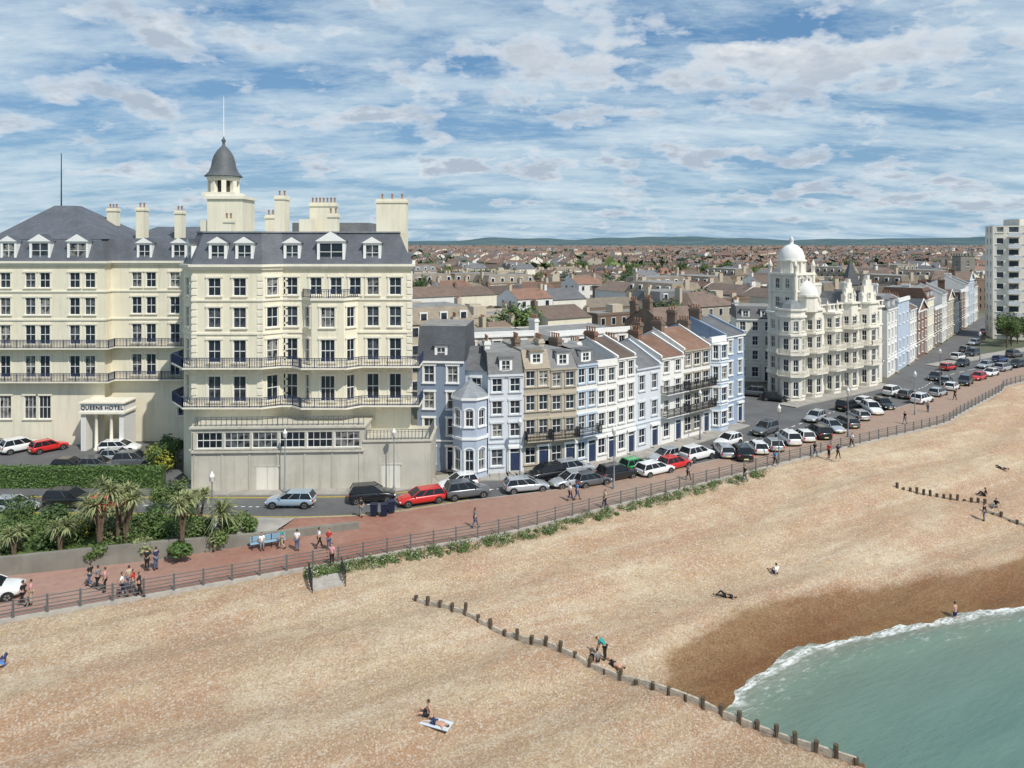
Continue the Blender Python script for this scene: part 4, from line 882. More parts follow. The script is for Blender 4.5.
a=bpos(897,488);b2=bpos(985,503); groyne(a[:2],b2[:2],14,'short row of weathered groyne posts in the shingle',.55,-.1)
a=bpos(985,512);b2=bpos(1060,535); groyne(a[:2],b2[:2],10,'low timber groyne holding back pale shingle',.5,.3)
# ---------------- cars ----------------
def bake(ob,sub):
    md=ob.modifiers.new('s','SUBSURF');md.levels=sub;md.render_levels=sub
    bpy.context.view_layer.update();me=bpy.data.meshes.new_from_object(ob.evaluated_get(bpy.context.evaluated_depsgraph_get()));bpy.data.objects.remove(ob)
    me.polygons.foreach_set('use_smooth',[True]*len(me.polygons));return me
def car_parts(kind):
    L,W,Hh,belt=dict(hatch=(4.1,.87,1.47,.93),estate=(4.6,.9,1.46,.95),suv=(4.5,.93,1.7,1.08))[kind]
    h=L/2
    st=[(-h,.78,.42,belt-.12),(-h+.08,.92,.3,belt-.02),(-h+.5,1.,.24,belt),(-.5,1.,.22,belt),(.6,1.,.22,belt),(h-1.15,1.,.24,belt-.02),(h-.45,.97,.26,belt-.14),(h-.08,.88,.3,belt-.28),(h,.74,.4,belt-.36)]
    def ring(x,w,z0,z1):
        w*=W; return [(x,-w*.9,z0),(x,-w,z0+.12),(x,-w,z1-.22),(x,-w*.94,z1-.03),(x,-w*.6,z1+.02),(x,w*.6,z1+.02),(x,w*.94,z1-.03),(x,w,z1-.22),(x,w,z0+.12),(x,w*.9,z0)]
    mb=MB();vs=[];n=10
    for s_ in st: vs+=ring(*s_)
    fs=[(k*n+i,(k+1)*n+i,(k+1)*n+(i+1)%n,k*n+(i+1)%n) for k in range(len(st)-1) for i in range(n)]
    fs+=[tuple(range(n)),tuple(range((len(st)-1)*n,len(st)*n))[::-1]]
    mb.faces(vs,fs,'paint_white',True)
    body=bake(mb.obj('t'),1)
    rear=-h+.12 if kind!='estate' else -h+.1; fr=h-1.2
    tr=rear+.35;tf=fr-.85;tw=W*.72
    b0=belt-.02
    g=MB();B_=[(rear,-W*.9,b0),(fr,-W*.9,b0),(fr,W*.9,b0),(rear,W*.9,b0)];T_=[(tr,-tw,Hh-.04),(tf,-tw,Hh-.04),(tf,tw,Hh-.04),(tr,tw,Hh-.04)]
    for i in range(4): g.face([B_[i],B_[(i+1)%4],T_[(i+1)%4],T_[i]],'car_glass')
    r=MB();e=.03
    r.frust([(tr-e,-tw-e),(tf+e,-tw-e),(tf+e,tw+e),(tr-e,tw+e)],[(tr+.15,-tw+.12),(tf-.15,-tw+.12),(tf-.15,tw-.12),(tr+.15,tw-.12)],Hh-.06,Hh,'paint_white');
    for i in range(4): r.tube(B_[i],T_[i],.05,.04,4,'paint_white')
    for f in (.36,.68):
        for sy in (-1,1): r.tube((rear+(fr-rear)*f,sy*(W*.9+.01),b0),(tr+(tf-tr)*(f-.02),sy*(tw+.01),Hh-.05),.035,.03,4,'paint_white')
    for sy in (-1,1): r.ell((fr-.35,sy*(W+.06),b0+.08),(.07,.1,.07),'paint_white',6)
    t=MB();t.tube((0,-.11,0),(0,.11,0),.33,.33,16,'tyre',True);
    rim=MB();rim.tube((0,-.12,0),(0,.12,0),.2,.2,12,'rim')
    for k in range(5): a=k*1.257; rim.box(-.03,-.13,0,.03,.13,.2,'tyre',Matrix.Rotation(a,4,'Y'))
    hl=MB();hl.ell((0,0,0),(.12,.19,.08),'lamp_white',8);tl=MB();tl.ell((0,0,0),(.06,.13,.13),'lamp_red',8);pl=MB();pl.box(-.02,-.26,-.06,.02,.26,.06,'plate')
    wa=MB()
    for x in (-h+.78,h-.82):
        for sy in (-1,1):
            vs=[(x,sy*(W+.008),.32)]+[(x+.42*math.cos(t_),sy*(W+.008),.32+.4*math.sin(t_)) for t_ in np.linspace(-.25,math.pi+.25,13)]
            for i in range(1,13): wa.face([vs[0],vs[i],vs[i+1]],'tyre')
    return dict(L=L,W=W,h=h,body=body,glass=g.mesh('window'),roof=r.mesh('roof'),tyre=t.mesh('tyre'),rim=rim.mesh('rim'),hl=hl.mesh('headlight'),tl=tl.mesh('tail_light'),pl=pl.mesh('number_plate'),wa=wa.mesh('wheel_arch'),belt=belt,kind=kind)
CP={k:car_parts(k) for k in ('hatch','estate','suv')}
CB={}
def car(kind,colr,x,y,rz,label,grp='cars parked along the seafront',z=0.01):
    c=CP[kind]; key=(kind,colr)
    if key in CB: return clone(CB[key],(x,y,z),rz,label,group=grp)
    e=thing('parked_car',label,'car',(x,y,z),rz,grp)
    for nm in ('body','roof'):
        me=c[nm].copy(); me.materials.clear(); me.materials.append(M['paint_'+colr]); child(me,nm,e)
    child(c['glass'],'window',e);child(c['wa'],'wheel_arch',e)
    for x_ in (-c['h']+.78,c['h']-.82):
        for sy in (-1,1):
            w=child(c['tyre'],'wheel',e,(x_,sy*(c['W']-.09),.33)); child(c['rim'],'rim',w)
    for sy in (-1,1):
        child(c['hl'],'headlight',e,(c['h']-.13,sy*c['W']*.68,c['belt']-.4));child(c['tl'],'tail_light',e,(-c['h']+.07,sy*c['W']*.78,c['belt']-.2))
    child(c['pl'],'number_plate',e,(-c['h']-.0,0,.5));child(c['pl'],'number_plate',e,(c['h']+.0,0,.42))
    CB[key]=e; return e
def rdir(x,y):
    P_=cen; i=int(np.argmin(np.hypot(P_[:,0]-x,P_[:,1]-y)));i=min(max(i,1),len(P_)-2); d=P_[i+1]-P_[i-1]; return math.atan2(d[1],d[0])
def L_(c,k): return f"{c} {dict(hatch='hatchback',estate='estate car',suv='four wheel drive car')[k]}"
cl=[(291,506,'estate','pale blue',0),(372,501,'suv','black',0),(421,503,'estate','red',0),(467,497,'suv','grey',0),(458,488,'hatch','white',0),(526,491,'estate','silver',0),(569,486,'hatch','silver',0),(545,480,'suv','black',0),(592,485,'hatch','grey',0),(617,479,'suv','black',0),
(637,470,'hatch','green',0),(655,474,'estate','white',0),(675,468,'hatch','red',0),(697,459,'suv','white',0),(664,461,'hatch','silver',0),(573,474,'suv','silver',0),
(724,455,'estate','silver',.9),(741,458,'suv','black',.9),(757,452,'hatch','white',.9),(772,449,'hatch','silver',.9),(788,443,'suv','white',.9),(803,440,'hatch','white',.9),(818,437,'suv','black',.9),(833,431,'hatch','silver',.9),(846,426,'estate','grey',.9),(858,419,'hatch','silver',.9),(872,413,'suv','white',.9),(884,408,'hatch','black',.9),
(728,445,'hatch','white',0),(765,434,'suv','grey',0),(775,401,'hatch','black',2.),(752,396,'suv','grey',2.),
(815,421,'hatch','silver',0),(848,410,'suv','black',0),(866,405,'hatch','white',0),(893,395,'suv','white',0),(908,398,'hatch','grey',0),(922,403,'suv','white',0),(938,396,'hatch','silver',0),(952,390,'hatch','white',0),(965,385,'suv','black',0),(978,380,'hatch','red',0),(990,376,'hatch','white',0),(1003,371,'suv','silver',0),(1016,367,'hatch','black',0),
(935,380,'hatch','black',0),(948,370,'hatch','red',0),(958,360,'suv','white',.1),(966,352,'hatch','grey',.1),(974,345,'hatch','silver',.1),(979,340,'hatch','black',.1),(962,366,'hatch','black',.1),(946,384,'hatch','grey',.1),(1000,362,'hatch','blue',0),(1014,357,'suv','grey',0),(985,368,'hatch','silver',0),(984,334,'hatch','red',.1),(972,356,'suv','black',.1)]
for (u,v,k,c,dr) in cl:
    x,y=at(u,v); mov=(u==291); a=rdir(x,y)+dr+(0 if rr.random()<.6 else math.pi)
    if mov: a=math.pi
    car(k,c,x,y,a,L_(c,k)+(' driving on the seafront road' if mov else ' parked by the seafront kerb'))
for (u,v,k,c,a) in [(49,451,'hatch','red',.9),(22,451,'suv','white',.9),(120,452,'estate','white',.1),(120,461,'hatch','silver',.1),(135,466,'suv','grey',.1),(2,451,'hatch','black',.9),(72,471,'hatch','black',0),(100,470,'hatch','grey',0.)]:
    x,y=at(u,v);car(k,c,x,y,a,L_(c,k)+' parked in front of the cream hotel','cars in the hotel forecourt')
for (u,v,k,c) in [(70,506,'suv','black'),(110,511,'hatch','red'),(15,512,'hatch','silver')]:
    x,y=at(u,v);car(k,c,x,y,0,L_(c,k)+' on the road behind the shrubs')
x,y=at(-14,602);car('suv','white',x,y,.4,'white car standing on the lower promenade',z=.13)
# ---------------- people ----------------
def skin(vs,es,rad,sub=1):
    me=bpy.data.meshes.new('sk');me.from_pydata(vs,es,[]);ob=bpy.data.objects.new('sk',me);COL.objects.link(ob)
    bm=bmesh.new();bm.from_mesh(me);ly=bm.verts.layers.skin.verify();bm.verts.ensure_lookup_table()
    for i,v in enumerate(bm.verts): v[ly].radius=(rad[i],rad[i]);v[ly].use_root=(i==0)
    bm.to_mesh(me);bm.free();ob.modifiers.new('k','SKIN');md=ob.modifiers.new('s','SUBSURF');md.levels=sub;md.render_levels=sub
    bpy.context.view_layer.update();m2=bpy.data.meshes.new_from_object(ob.evaluated_get(bpy.context.evaluated_depsgraph_get()));bpy.data.objects.remove(ob)
    return [tuple(v.co) for v in m2.vertices],[tuple(p.vertices) for p in m2.polygons]
BASE=dict(pel=(0,0,.95),sp=(0,0,1.14),ch=(0,.01,1.34),nb=(0,0,1.47),nk=(0,.01,1.55),hd=(0,.02,1.64),
 sL=(.17,0,1.42),eL=(.23,-.02,1.14),wL=(.25,.06,.90),hL=(.25,.08,.82),sR=(-.17,0,1.42),eR=(-.23,-.02,1.14),wR=(-.25,.06,.9),hR=(-.25,.08,.82),
 pL=(.09,0,.9),kL=(.1,.02,.49),aL=(.1,-.02,.09),tL=(.11,.14,.04),pR=(-.09,0,.9),kR=(-.1,.02,.49),aR=(-.1,-.02,.09),tR=(-.11,.14,.04))
POSE={'standing':{},
'walking':dict(kL=(.1,.16,.5),aL=(.1,.26,.1),tL=(.1,.42,.06),kR=(-.1,.0,.49),aR=(-.1,-.28,.16),tR=(-.1,-.16,.04),eL=(.24,-.12,1.15),wL=(.25,-.14,.92),hL=(.25,-.13,.84),eR=(-.24,.06,1.15),wR=(-.24,.2,.98),hR=(-.24,.26,.92)),
'sitting':dict(pel=(0,0,.13),sp=(0,-.06,.32),ch=(0,-.08,.52),nb=(0,-.06,.65),nk=(0,-.04,.73),hd=(0,-.01,.82),sL=(.17,-.08,.6),eL=(.25,-.02,.36),wL=(.18,.22,.36),hL=(.14,.3,.38),sR=(-.17,-.08,.6),eR=(-.27,-.22,.36),wR=(-.28,-.3,.12),hR=(-.29,-.34,.05),pL=(.09,.04,.12),kL=(.14,.4,.42),aL=(.13,.62,.09),tL=(.14,.78,.05),pR=(-.09,.04,.12),kR=(-.14,.44,.3),aR=(-.14,.76,.09),tR=(-.15,.84,.16)),
'bench':dict(pel=(0,0,.52),sp=(0,-.05,.7),ch=(0,-.06,.9),nb=(0,-.04,1.03),nk=(0,-.02,1.11),hd=(0,.0,1.2),sL=(.17,-.05,.98),eL=(.22,.02,.74),wL=(.14,.24,.62),hL=(.12,.32,.6),sR=(-.17,-.05,.98),eR=(-.22,.02,.74),wR=(-.14,.24,.62),hR=(-.12,.32,.6),pL=(.09,.04,.5),kL=(.11,.44,.5),aL=(.11,.46,.1),tL=(.11,.6,.05),pR=(-.09,.04,.5),kR=(-.11,.44,.5),aR=(-.11,.46,.1),tR=(-.11,.6,.05)),
'lying':dict(pel=(0,0,.13),sp=(0,-.19,.13),ch=(0,-.39,.15),nb=(0,-.52,.15),nk=(0,-.6,.15),hd=(0,-.69,.16),sL=(.17,-.46,.13),eL=(.3,-.24,.07),wL=(.28,0,.06),hL=(.27,.08,.06),sR=(-.17,-.46,.13),eR=(-.32,-.55,.07),wR=(-.2,-.72,.07),hR=(-.13,-.76,.07),pL=(.09,.05,.12),kL=(.12,.42,.38),aL=(.12,.62,.08),tL=(.12,.77,.05),pR=(-.09,.05,.12),kR=(-.12,.47,.12),aR=(-.13,.88,.08),tR=(-.16,.93,.18)),
'bending':dict(sp=(0,.1,1.1),ch=(0,.28,1.2),nb=(0,.4,1.26),nk=(0,.47,1.28),hd=(0,.56,1.27),sL=(.17,.34,1.22),eL=(.2,.42,.94),wL=(.15,.5,.7),hL=(.14,.53,.62),sR=(-.17,.34,1.22),eR=(-.2,.42,.94),wR=(-.15,.5,.7),hR=(-.14,.53,.62))}
PC={}
def pose_mesh(pose):
    if pose in PC: return PC[pose]
    J={**BASE,**POSE[pose]}
    names=['pel','sp','ch','nb','nk','sL','eL','wL','hL','sR','eR','wR','hR','pL','kL','aL','tL','pR','kR','aR','tR']
    rad=dict(pel=.125,sp=.115,ch=.135,nb=.07,nk=.052,sL=.06,eL=.042,wL=.028,hL=.03,pL=.085,kL=.056,aL=.036,tL=.034);ed=[('pel','sp'),('sp','ch'),('ch','nb'),('nb','nk')]
    for s_ in 'LR': ed+=[('ch','s'+s_),('s'+s_,'e'+s_),('e'+s_,'w'+s_),('w'+s_,'h'+s_),('pel','p'+s_),('p'+s_,'k'+s_),('k'+s_,'a'+s_),('a'+s_,'t'+s_)]
    R_=lambda n,x=0:rad.get(n,rad.get(n[0]+'L',.05))+x
    vs,fs=skin([J[n] for n in names],[(names.index(a),names.index(b2)) for a,b2 in ed],[R_(n) for n in names])
    mb=MB();mb.faces(vs,fs,'skin',True)
    hd=Vector(J['hd']);up=(hd-Vector(J['nk'])).normalized()
    if pose in('lying','bending'): Tm=up.to_track_quat('Z','Y').to_matrix()
    else: Tm=Matrix.Identity(3)
    fw=Tm@Vector((0,1,0)); 
    if pose=='lying' and fw.z<0: Tm=Tm@Matrix.Rotation(math.pi,3,'Z');fw=Tm@Vector((0,1,0))
    if pose=='bending' and fw.z>0: Tm=Tm@Matrix.Rotation(math.pi,3,'Z')
    t3=lambda a:hd+Tm@Vector(a)
    mb.ell(hd,(.078,.095,.118),'skin',10,Tm);mb.ell(t3((0,.095,-.01)),(.014,.022,.028),'skin',6,Tm);
    for sx in (-1,1): mb.ell(t3((sx*.08,0,0)),(.012,.022,.032),'skin',6,Tm);mb.ell(t3((sx*.03,.082,.015)),(.013,.01,.009),'hair',6,Tm)
    mb.ell(t3((0,.085,-.05)),(.025,.008,.007),'cloth_pink',6,Tm)
    for s_,sx in (('L',1),('R',-1)):
        w=Vector(J['w'+s_]);h=Vector(J['h'+s_]);d=(h-w).normalized();sd2=d.cross(Vector((0,1,0)) if abs(d.y)<.8 else Vector((0,0,1))).normalized().cross(d)
        for k in range(4):
            o=h+sd2*(-.03+.02*k);l=[.035,.042,.045,.038][k]; m1=o+d*l+Vector((-sx*.005,0,0));mb.tube(o,m1,.009,.008,5,'skin');mb.tube(m1,m1+d*l*.8+Vector((-sx*.018,0,0)),.008,.006,5,'skin')
        o=w+d*.03+sd2*.025;m1=o+d*.03+sd2*.03;mb.tube(o,m1,.011,.01,5,'skin');mb.tube(m1,m1+d*.03,.01,.007,5,'skin')
    body=mb.mesh('person')
    lerp=lambda a,b2,t:tuple(Vector(J[a]).lerp(Vector(J[b2]),t))
    tv=[J['pel'],J['sp'],J['ch'],lerp('ch','nb',.75),J['sL'],lerp('sL','eL',.75),J['sR'],lerp('sR','eR',.75)]
    vs,fs=skin(tv,[(0,1),(1,2),(2,3),(2,4),(4,5),(2,6),(6,7)],[.145,.135,.155,.085,.08,.066,.08,.066]);mb=MB();mb.faces(vs,fs,'cloth_white',True);shirt=mb.mesh('shirt')
    def legs(f,nm):
        lv=[lerp('pel','sp',.15),J['pL'],J['kL'] if f>1 else lerp('pL','kL',f),J['pR'],J['kR'] if f>1 else lerp('pR','kR',f)];e=[(0,1),(1,2),(0,3),(3,4)];r=[.14,.105,.075 if f>1 else .085,.105,.075 if f>1 else .085]
        if f>1: lv+=[lerp('kL','aL',.85),lerp('kR','aR',.85)];e+=[(2,5),(4,6)];r+=[.055,.055]
        vs,fs=skin(lv,e,r);mb=MB();mb.faces(vs,fs,'cloth_navy',True);return mb.mesh(nm)
    mb=MB()
    for s_ in 'LR': mb.tube(lerp('a'+s_,'t'+s_,-.25),lerp('a'+s_,'t'+s_,1.15),.052,.042,7,'cloth_black')
    shoes=mb.mesh('shoes')
    mb=MB();mb.ell(t3((0,-.018,.028)),(.088,.095,.108),'hair',10,Tm);hair=mb.mesh('hair')
    PC[pose]=(body,shirt,legs(2,'trousers'),legs(.75,'shorts'),shoes,hair);return PC[pose]
PP={}
def person(x,y,z,pose,top,bot,rz,extra='',short=False,bare=False):
    key=(pose,top,bot,short,bare)
    lab=f"person {dict(standing='standing',walking='walking',sitting='sitting',bench='sitting on a bench',lying='lying',bending='bending forward')[pose]}"+('' if bare else f" in {top} top")+f" and {bot} {'shorts' if short else 'trousers'} {extra}"
    if bare: lab=f"bather {pose} in {bot} swim shorts {extra}"
    if key in PP: return clone(PP[key],(x,y,z),rz,lab.strip())
    b_=pose_mesh(pose);e=thing('person',lab.strip(),'person',(x,y,z),rz,me=b_[0]);PP[key]=e
    def cl_(i,nm,c):
        me=b_[i].copy();me.materials.clear();me.materials.append(M[c]);child(me,nm,e)
    if not bare: cl_(1,'shirt','cloth_'+top);child(b_[4],'shoes',e)
    cl_(3 if short else 2,'shorts' if short else 'trousers','cloth_'+bot);child(b_[5],'hair',e);return e
for (u,v,po,t,b2,rz,sh) in [(90,587,'walking','black','denim',1.5,0),(98,590,'walking','grey','black',1.4,0),(105,592,'standing','pink','black',2,0),(122,597,'walking','white','navy',-1.2,0),(133,594,'walking','red','grey',-1.4,0),(139,597,'walking','black','black',-1.3,0),(129,590,'standing','beige','denim',.5,0),(23,606,'walking','black','black',1.6,0),(31,605,'standing','pink','beige',2.,0),
 (147,571,'standing','black','black',0,0),(156,570,'standing','navy','denim',1,0),(282,549,'walking','teal','beige',1.8,0),(297,551,'standing','white','denim',0,0),(319,549,'walking','white','black',-1.,0),(329,550,'standing','red','denim',3,0),(332,566,'standing','pink','black',3,0),(361,517,'walking','black','grey',1.,0),(570,501,'walking','white','navy',-1,0),(577,500,'walking','blue','denim',-1,0),
 (688,480,'walking','grey','black',-1,0),(815,457,'walking','black','denim',-1,0),(838,459,'walking','navy','black',-1,0),(829,458,'standing','red','black',2,0),(852,447,'walking','white','black',2,0),(905,424,'walking','black','grey',2,0),(928,412,'standing','beige','denim',2,0),(745,482,'walking','black','denim',2,0),(775,466,'walking','blue','black',-1,0),(955,400,'walking','black','black',2,0),(605,508,'walking','beige','navy',2,0),(475,528,'walking','grey','denim',-1,0)]:
    x,y=at(u,v,.12);person(x,y,.13,po,t,b2,rz,'on the promenade',bool(sh))
for (u,v,po,t,b2,rz,sh,ba,ex) in [(436,725,'lying','white','navy',1.2,1,1,'on a towel on the shingle'),(428,716,'sitting','red','black',1.6,1,1,'on the shingle'),(726,597,'lying','black','black',1.2,0,0,'on the shingle'),(776,574,'sitting','white','navy',.4,1,0,'on the shingle'),(984,521,'standing','black','denim',1,0,0,'near the far groyne'),(1001,469,'lying','navy','black',1.,0,0,'on the shingle'),
 (597,662,'sitting','grey','black',.3,0,0,'beside the groyne'),(605,660,'bending','teal','black',1,0,0,'beside the groyne'),(614,666,'lying','red','black',1.,1,1,'beside the groyne'),(2,663,'lying','blue','navy',.4,0,0,'on the shingle'),(985,496,'sitting','black','black',1,0,0,'on the shingle'),(996,507,'sitting','black','grey',2,0,0,'on the shingle')]:
    p=bpos(u,v);person(*p,po,t,b2,rz,ex,bool(sh),bool(ba))
x,y=at(955,624,-4.45);person(x,y,-4.45,'standing','white','navy',.5,'wading in the shallow water',True,True)
p=bpos(436,724);mb=MB();mb.box(-.4,-.9,0,.4,.9,.03,'cloth_pale');tw=thing('beach_towel','pale blue beach towel spread on the shingle','towel',(p[0],p[1],p[2]+.05),1.2,me=mb.mesh('beach_towel'))
# ---------------- street furniture ----------------
e=thing('street_lamp','tall slim seafront street lamp with lantern head','street lamp',(0,0,0),0,'seafront street lamps')
mb=MB();mb.lathe((0,0,0),[(.15,0),(.15,.5),(.09,.7),(.07,1.6),(.045,5.4),(.09,5.5)],8,'lead');child(mb.mesh('post'),'post',e)
mb=MB();mb.lathe((0,0,5.5),[(.1,0),(.2,.1),(.22,.45),(.26,.5),(.1,.7),(.03,.9)],8,'lamp_white');child(mb.mesh('lamp_head'),'lamp_head',e)
LP=[(285,493),(394,492),(614,489),(779,460),(848,437),(915,415),(212,550),(520,478),(940,385),(700,440),(980,362)]
for i,(u,v) in enumerate(LP):
    x,y=at(u,v,.1)
    if i==0: e.location=(x,y,.1)
    else: clone(e,(x,y,.1),0)
e=thing('wheeled_bin','dark blue wheeled litter bin on the pavement','bin',(0,0,0),0,'litter bins');mb=MB();mb.frust([(-.26,-.28),(.26,-.28),(.26,.28),(-.26,.28)],[(-.3,-.33),(.3,-.33),(.3,.33),(-.3,.33)],.1,1.05,'blue_plastic');child(mb.mesh('body'),'body',e)
mb=MB();mb.box(-.33,-.37,1.05,.33,.37,1.13,'blue_plastic');child(mb.mesh('lid'),'lid',e);mb=MB();mb.tube((-.3,.3,.12),(.3,.3,.12),.12,.12,8,'tyre');child(mb.mesh('wheel'),'wheel',e)
for i,(u,v) in enumerate([(374,516),(384,516),(391,513)]):
    x,y=at(u,v,.1)
    if i==0:e.location=(x,y,.12)
    else: clone(e,(x,y,.12),.2*i)
e=thing('park_bench','pale blue slatted bench on the promenade','bench',(0,0,0),.4,'promenade benches')
mb=MB(); [mb.box(-.9,-.2+.12*k,.44,.9,-.1+.12*k,.47,'bench_blue') for k in range(4)];child(mb.mesh('seat'),'seat',e)
mb=MB(); [mb.box(-.9,.26,.55+.13*k,.9,.3,.65+.13*k,'bench_blue') for k in range(3)];child(mb.mesh('backrest'),'backrest',e)
mb=MB(); mb.box(-.03,-.2,0,.03,-.14,.44,'iron');mb.box(-.03,.24,0,.03,.3,.95,'iron');mb.box(-.03,-.2,.4,.03,.3,.44,'iron');lm=mb.mesh('leg');child(lm,'leg',e,(-.75,0,0));child(lm,'leg',e,(.75,0,0))
for i,(u,v,a) in enumerate([(262,548,.35),(274,546,.35)]):
    x,y=at(u,v,.12)
    if i==0:e.location=(x,y,.125)
    else: clone(e,(x,y,.125),a)
x,y=at(262,548,.12);person(x,y-.05,.1,'bench','white','grey',math.pi+.4,'')
x,y=at(325,575,0);e=thing('beach_steps','small flight of beach steps with black handrails','steps',(x,y,0))
mb=MB()
for k in range(4): mb.box(-1.1,-.4*k-.4,-.25-.06*k,1.1,-.4*k,.0-.055*k,'kerb')
child(mb.mesh('stair'),'stair',e,(0,0,0),.42)
mb=MB()
for sx in (-1.2,1.2):
    for zz in (.4,.75,1.1): mb.tube((sx,0,zz+.05),(sx,-1.8,zz-.15),.03,.03,6,'iron')
    for k in range(5): mb.tube((sx,-.45*k,-.4),(sx,-.45*k,1.12-.05*k),.03,.03,6,'iron')
child(mb.mesh('handrail'),'handrail',e,(0,0,0),.42)
# ---------------- planting ----------------
def bush(u,v,r,h,mts,n=900,label='rounded green garden shrub',z0=.6,leaf=.16):
    x,y=at(u,v,z0);rq=random.Random(int(u*7+v));mb=MB()
    bl=[(rq.uniform(-.6,.6)*r,rq.uniform(-.5,.5)*r,h*rq.uniform(.3,.75),r*rq.uniform(.35,.6)) for _ in range(7)]+[(0,0,h*.35,r*.7)]
    leaves(mb,bl,n,leaf,mts,rq,h/r*.6 if h<r else 1.)
    for k in range(4): mb.tube((0,0,-.2),(bl[k][0],bl[k][1],bl[k][2]),.05,.02,4,'bark')
    thing('shrub',label,'shrub',(x,y,z0),0,'garden shrubs',mb.mesh('shrub'))
for (u,v,r,h,m_) in [(8,548,1.6,2.4,['leaf_b','leaf_a']),(30,540,1.5,2.,['leaf_a']),(62,548,2.1,2.8,['leaf_pale','leaf_a']),(45,552,1.3,1.6,['leaf_b']),(88,535,1.6,2.2,['leaf_b']),(112,540,1.5,1.9,['leaf_a','leaf_pale']),(135,545,1.4,1.5,['leaf_a']),(150,530,1.6,2.2,['leaf_b','leaf_a']),(165,540,1.4,1.8,['leaf_hedge']),(192,540,1.5,1.7,['leaf_a']),(205,532,1.2,1.5,['leaf_b']),(230,532,1.4,1.5,['leaf_a']),(160,505,1.5,1.9,['leaf_a']),(185,520,1.6,2.2,['leaf_b']),(118,525,1.5,2,['leaf_pale']),(20,522,1.8,2.2,['leaf_a','leaf_b']),(55,525,1.5,2.,['leaf_b']),(178,500,1.4,2.2,['leaf_b','leaf_a']),(8,556,1.2,1.5,['leaf_pale']),(100,556,1.2,1.1,['leaf_a']),(180,556,1.1,1.,['leaf_hedge']),(250,530,1.,1.,['leaf_a']),(75,540,1.3,1.9,['leaf_yellow','leaf_hedge']),(145,552,1.,1.1,['leaf_pale']),(215,545,1.,1.,['leaf_pale','leaf_a'])]:
    bush(u,v,r,h,m_,1300,leaf=.13)
bush(160,470,2.0,3.2,['leaf_yellow','leaf_hedge'],1600,'bright yellow green shrub beside the hotel podium',.0);bush(172,462,1.5,3.6,['leaf_b'],1200,'dark green shrub beside the hotel podium',0.)
mb=MB();x0_,y0_=at(-40,488);x1_,y1_=at(160,488)
mb.box(x0_,y0_-.1,0,x1_,y0_+1.2,1.8,'leaf_b')
for _ in range(9000):
    f=rr.random();x=rr.uniform(x0_-.1,x1_+.1)
    if f<.6: c=Vector((x,y0_-.15+rr.gauss(0,.06),rr.uniform(0,1.95)));n=Vector((rr.gauss(0,.5),-1,rr.gauss(0,.5)))
    else: c=Vector((x,rr.uniform(y0_-.2,y0_+1.3),1.9+rr.gauss(0,.07)));n=Vector((rr.gauss(0,.5),rr.gauss(0,.5),1))
    n.normalize();a=n.orthogonal().normalized();a=Matrix.Rotation(rr.uniform(0,6),3,n)@a;b2=n.cross(a);s_=rr.uniform(.07,.15);mb.face([c-a*s_,c-b2*s_*.6,c+a*s_,c+b2*s_*.6],'leaf_hedge')
ob=mb.obj('hedge',None,((x0_+x1_)/2,y0_,0));ob['label']='long clipped green hedge in front of the hotel forecourt';ob['category']='hedge'
def palm(u,v,h,heads,bl,mt='blade',label='spiky cordyline palm in the seafront garden',z0=.7,nb=90):
    x,y=at(u,v,z0);e=thing('palm_tree',label,'palm tree',(x,y,z0),0,'garden palms');rq=random.Random(int(u));tr=MB();cr=MB()
    for k in range(heads):
        t=6.28*k/heads+rq.random();R=0 if heads==1 else .35*h*rq.uniform(.5,1.);tp=Vector((R*math.cos(t)*.6,R*math.sin(t)*.6,h*rq.uniform(.8,1.05)));tr.tube((0,0,-.3),(tp.x*.2,tp.y*.2,h*.45),.17,.12,7,'bark');tr.tube((tp.x*.2,tp.y*.2,h*.43),tp,.12,.08,6,'bark')
        for j in range(nb):
            a=rq.uniform(0,6.28);el=rq.uniform(-.5,1.4);d=Vector((math.cos(a)*math.cos(el),math.sin(a)*math.cos(el),math.sin(el)));L=bl*rq.uniform(.7,1.1);s_=d.cross(Vector((0,0,1)))
            s_=s_.normalized()*.05 if s_.length>.01 else Vector((.05,0,0));m1=tp+d*L*.55;e1=tp+d*L-Vector((0,0,L*.28))
            cr.face([tp-s_*.6,tp+s_*.6,m1+s_,m1-s_],mt);cr.face([m1-s_,m1+s_,e1],mt)
    child(tr.mesh('trunk'),'trunk',e);child(cr.mesh('crown'),'crown',e)
palm(100,552,4.8,4,1.3);palm(126,548,4.4,4,1.2);palm(118,545,4.8,3,1.2);palm(182,550,3.8,3,1.2);palm(222,540,2.6,1,2.1,'leaf_pale','green fan palm at the corner of the garden',nb=130);palm(200,532,3.2,2,1.1);palm(14,560,2.2,2,1.,'leaf_pale');palm(60,556,2.6,2,1.1,'leaf_pale')
mb=MB()
for i in range(len(rail)-1):
    a,b2=Vector(rail[i]),Vector(rail[i+1])
    if not(-16<a.x<27): continue
    t=(b2-a).normalized();n=Vector((t.y,-t.x))
    for k in range(12):
        p=a.lerp(b2,rr.random())+n*rr.uniform(.3,1.4)
        if rr.random()<.2: continue
        r=rr.uniform(.25,.7);z=float(beach([p])[0]);leaves(mb,[(p.x,p.y,z+.12,r)],rr.randint(60,110),.08,['leaf_a','leaf_pale','leaf_hedge'],rr,.7)
        if rr.random()<.35: leaves(mb,[(p.x,p.y,z+.25,r*.9)],10,.05,['flower'],rr,.7)
ob=mb.obj('beach_plants');ob['kind']='stuff';ob['label']='low green seaside plants growing along the sea wall';ob['category']='plants'
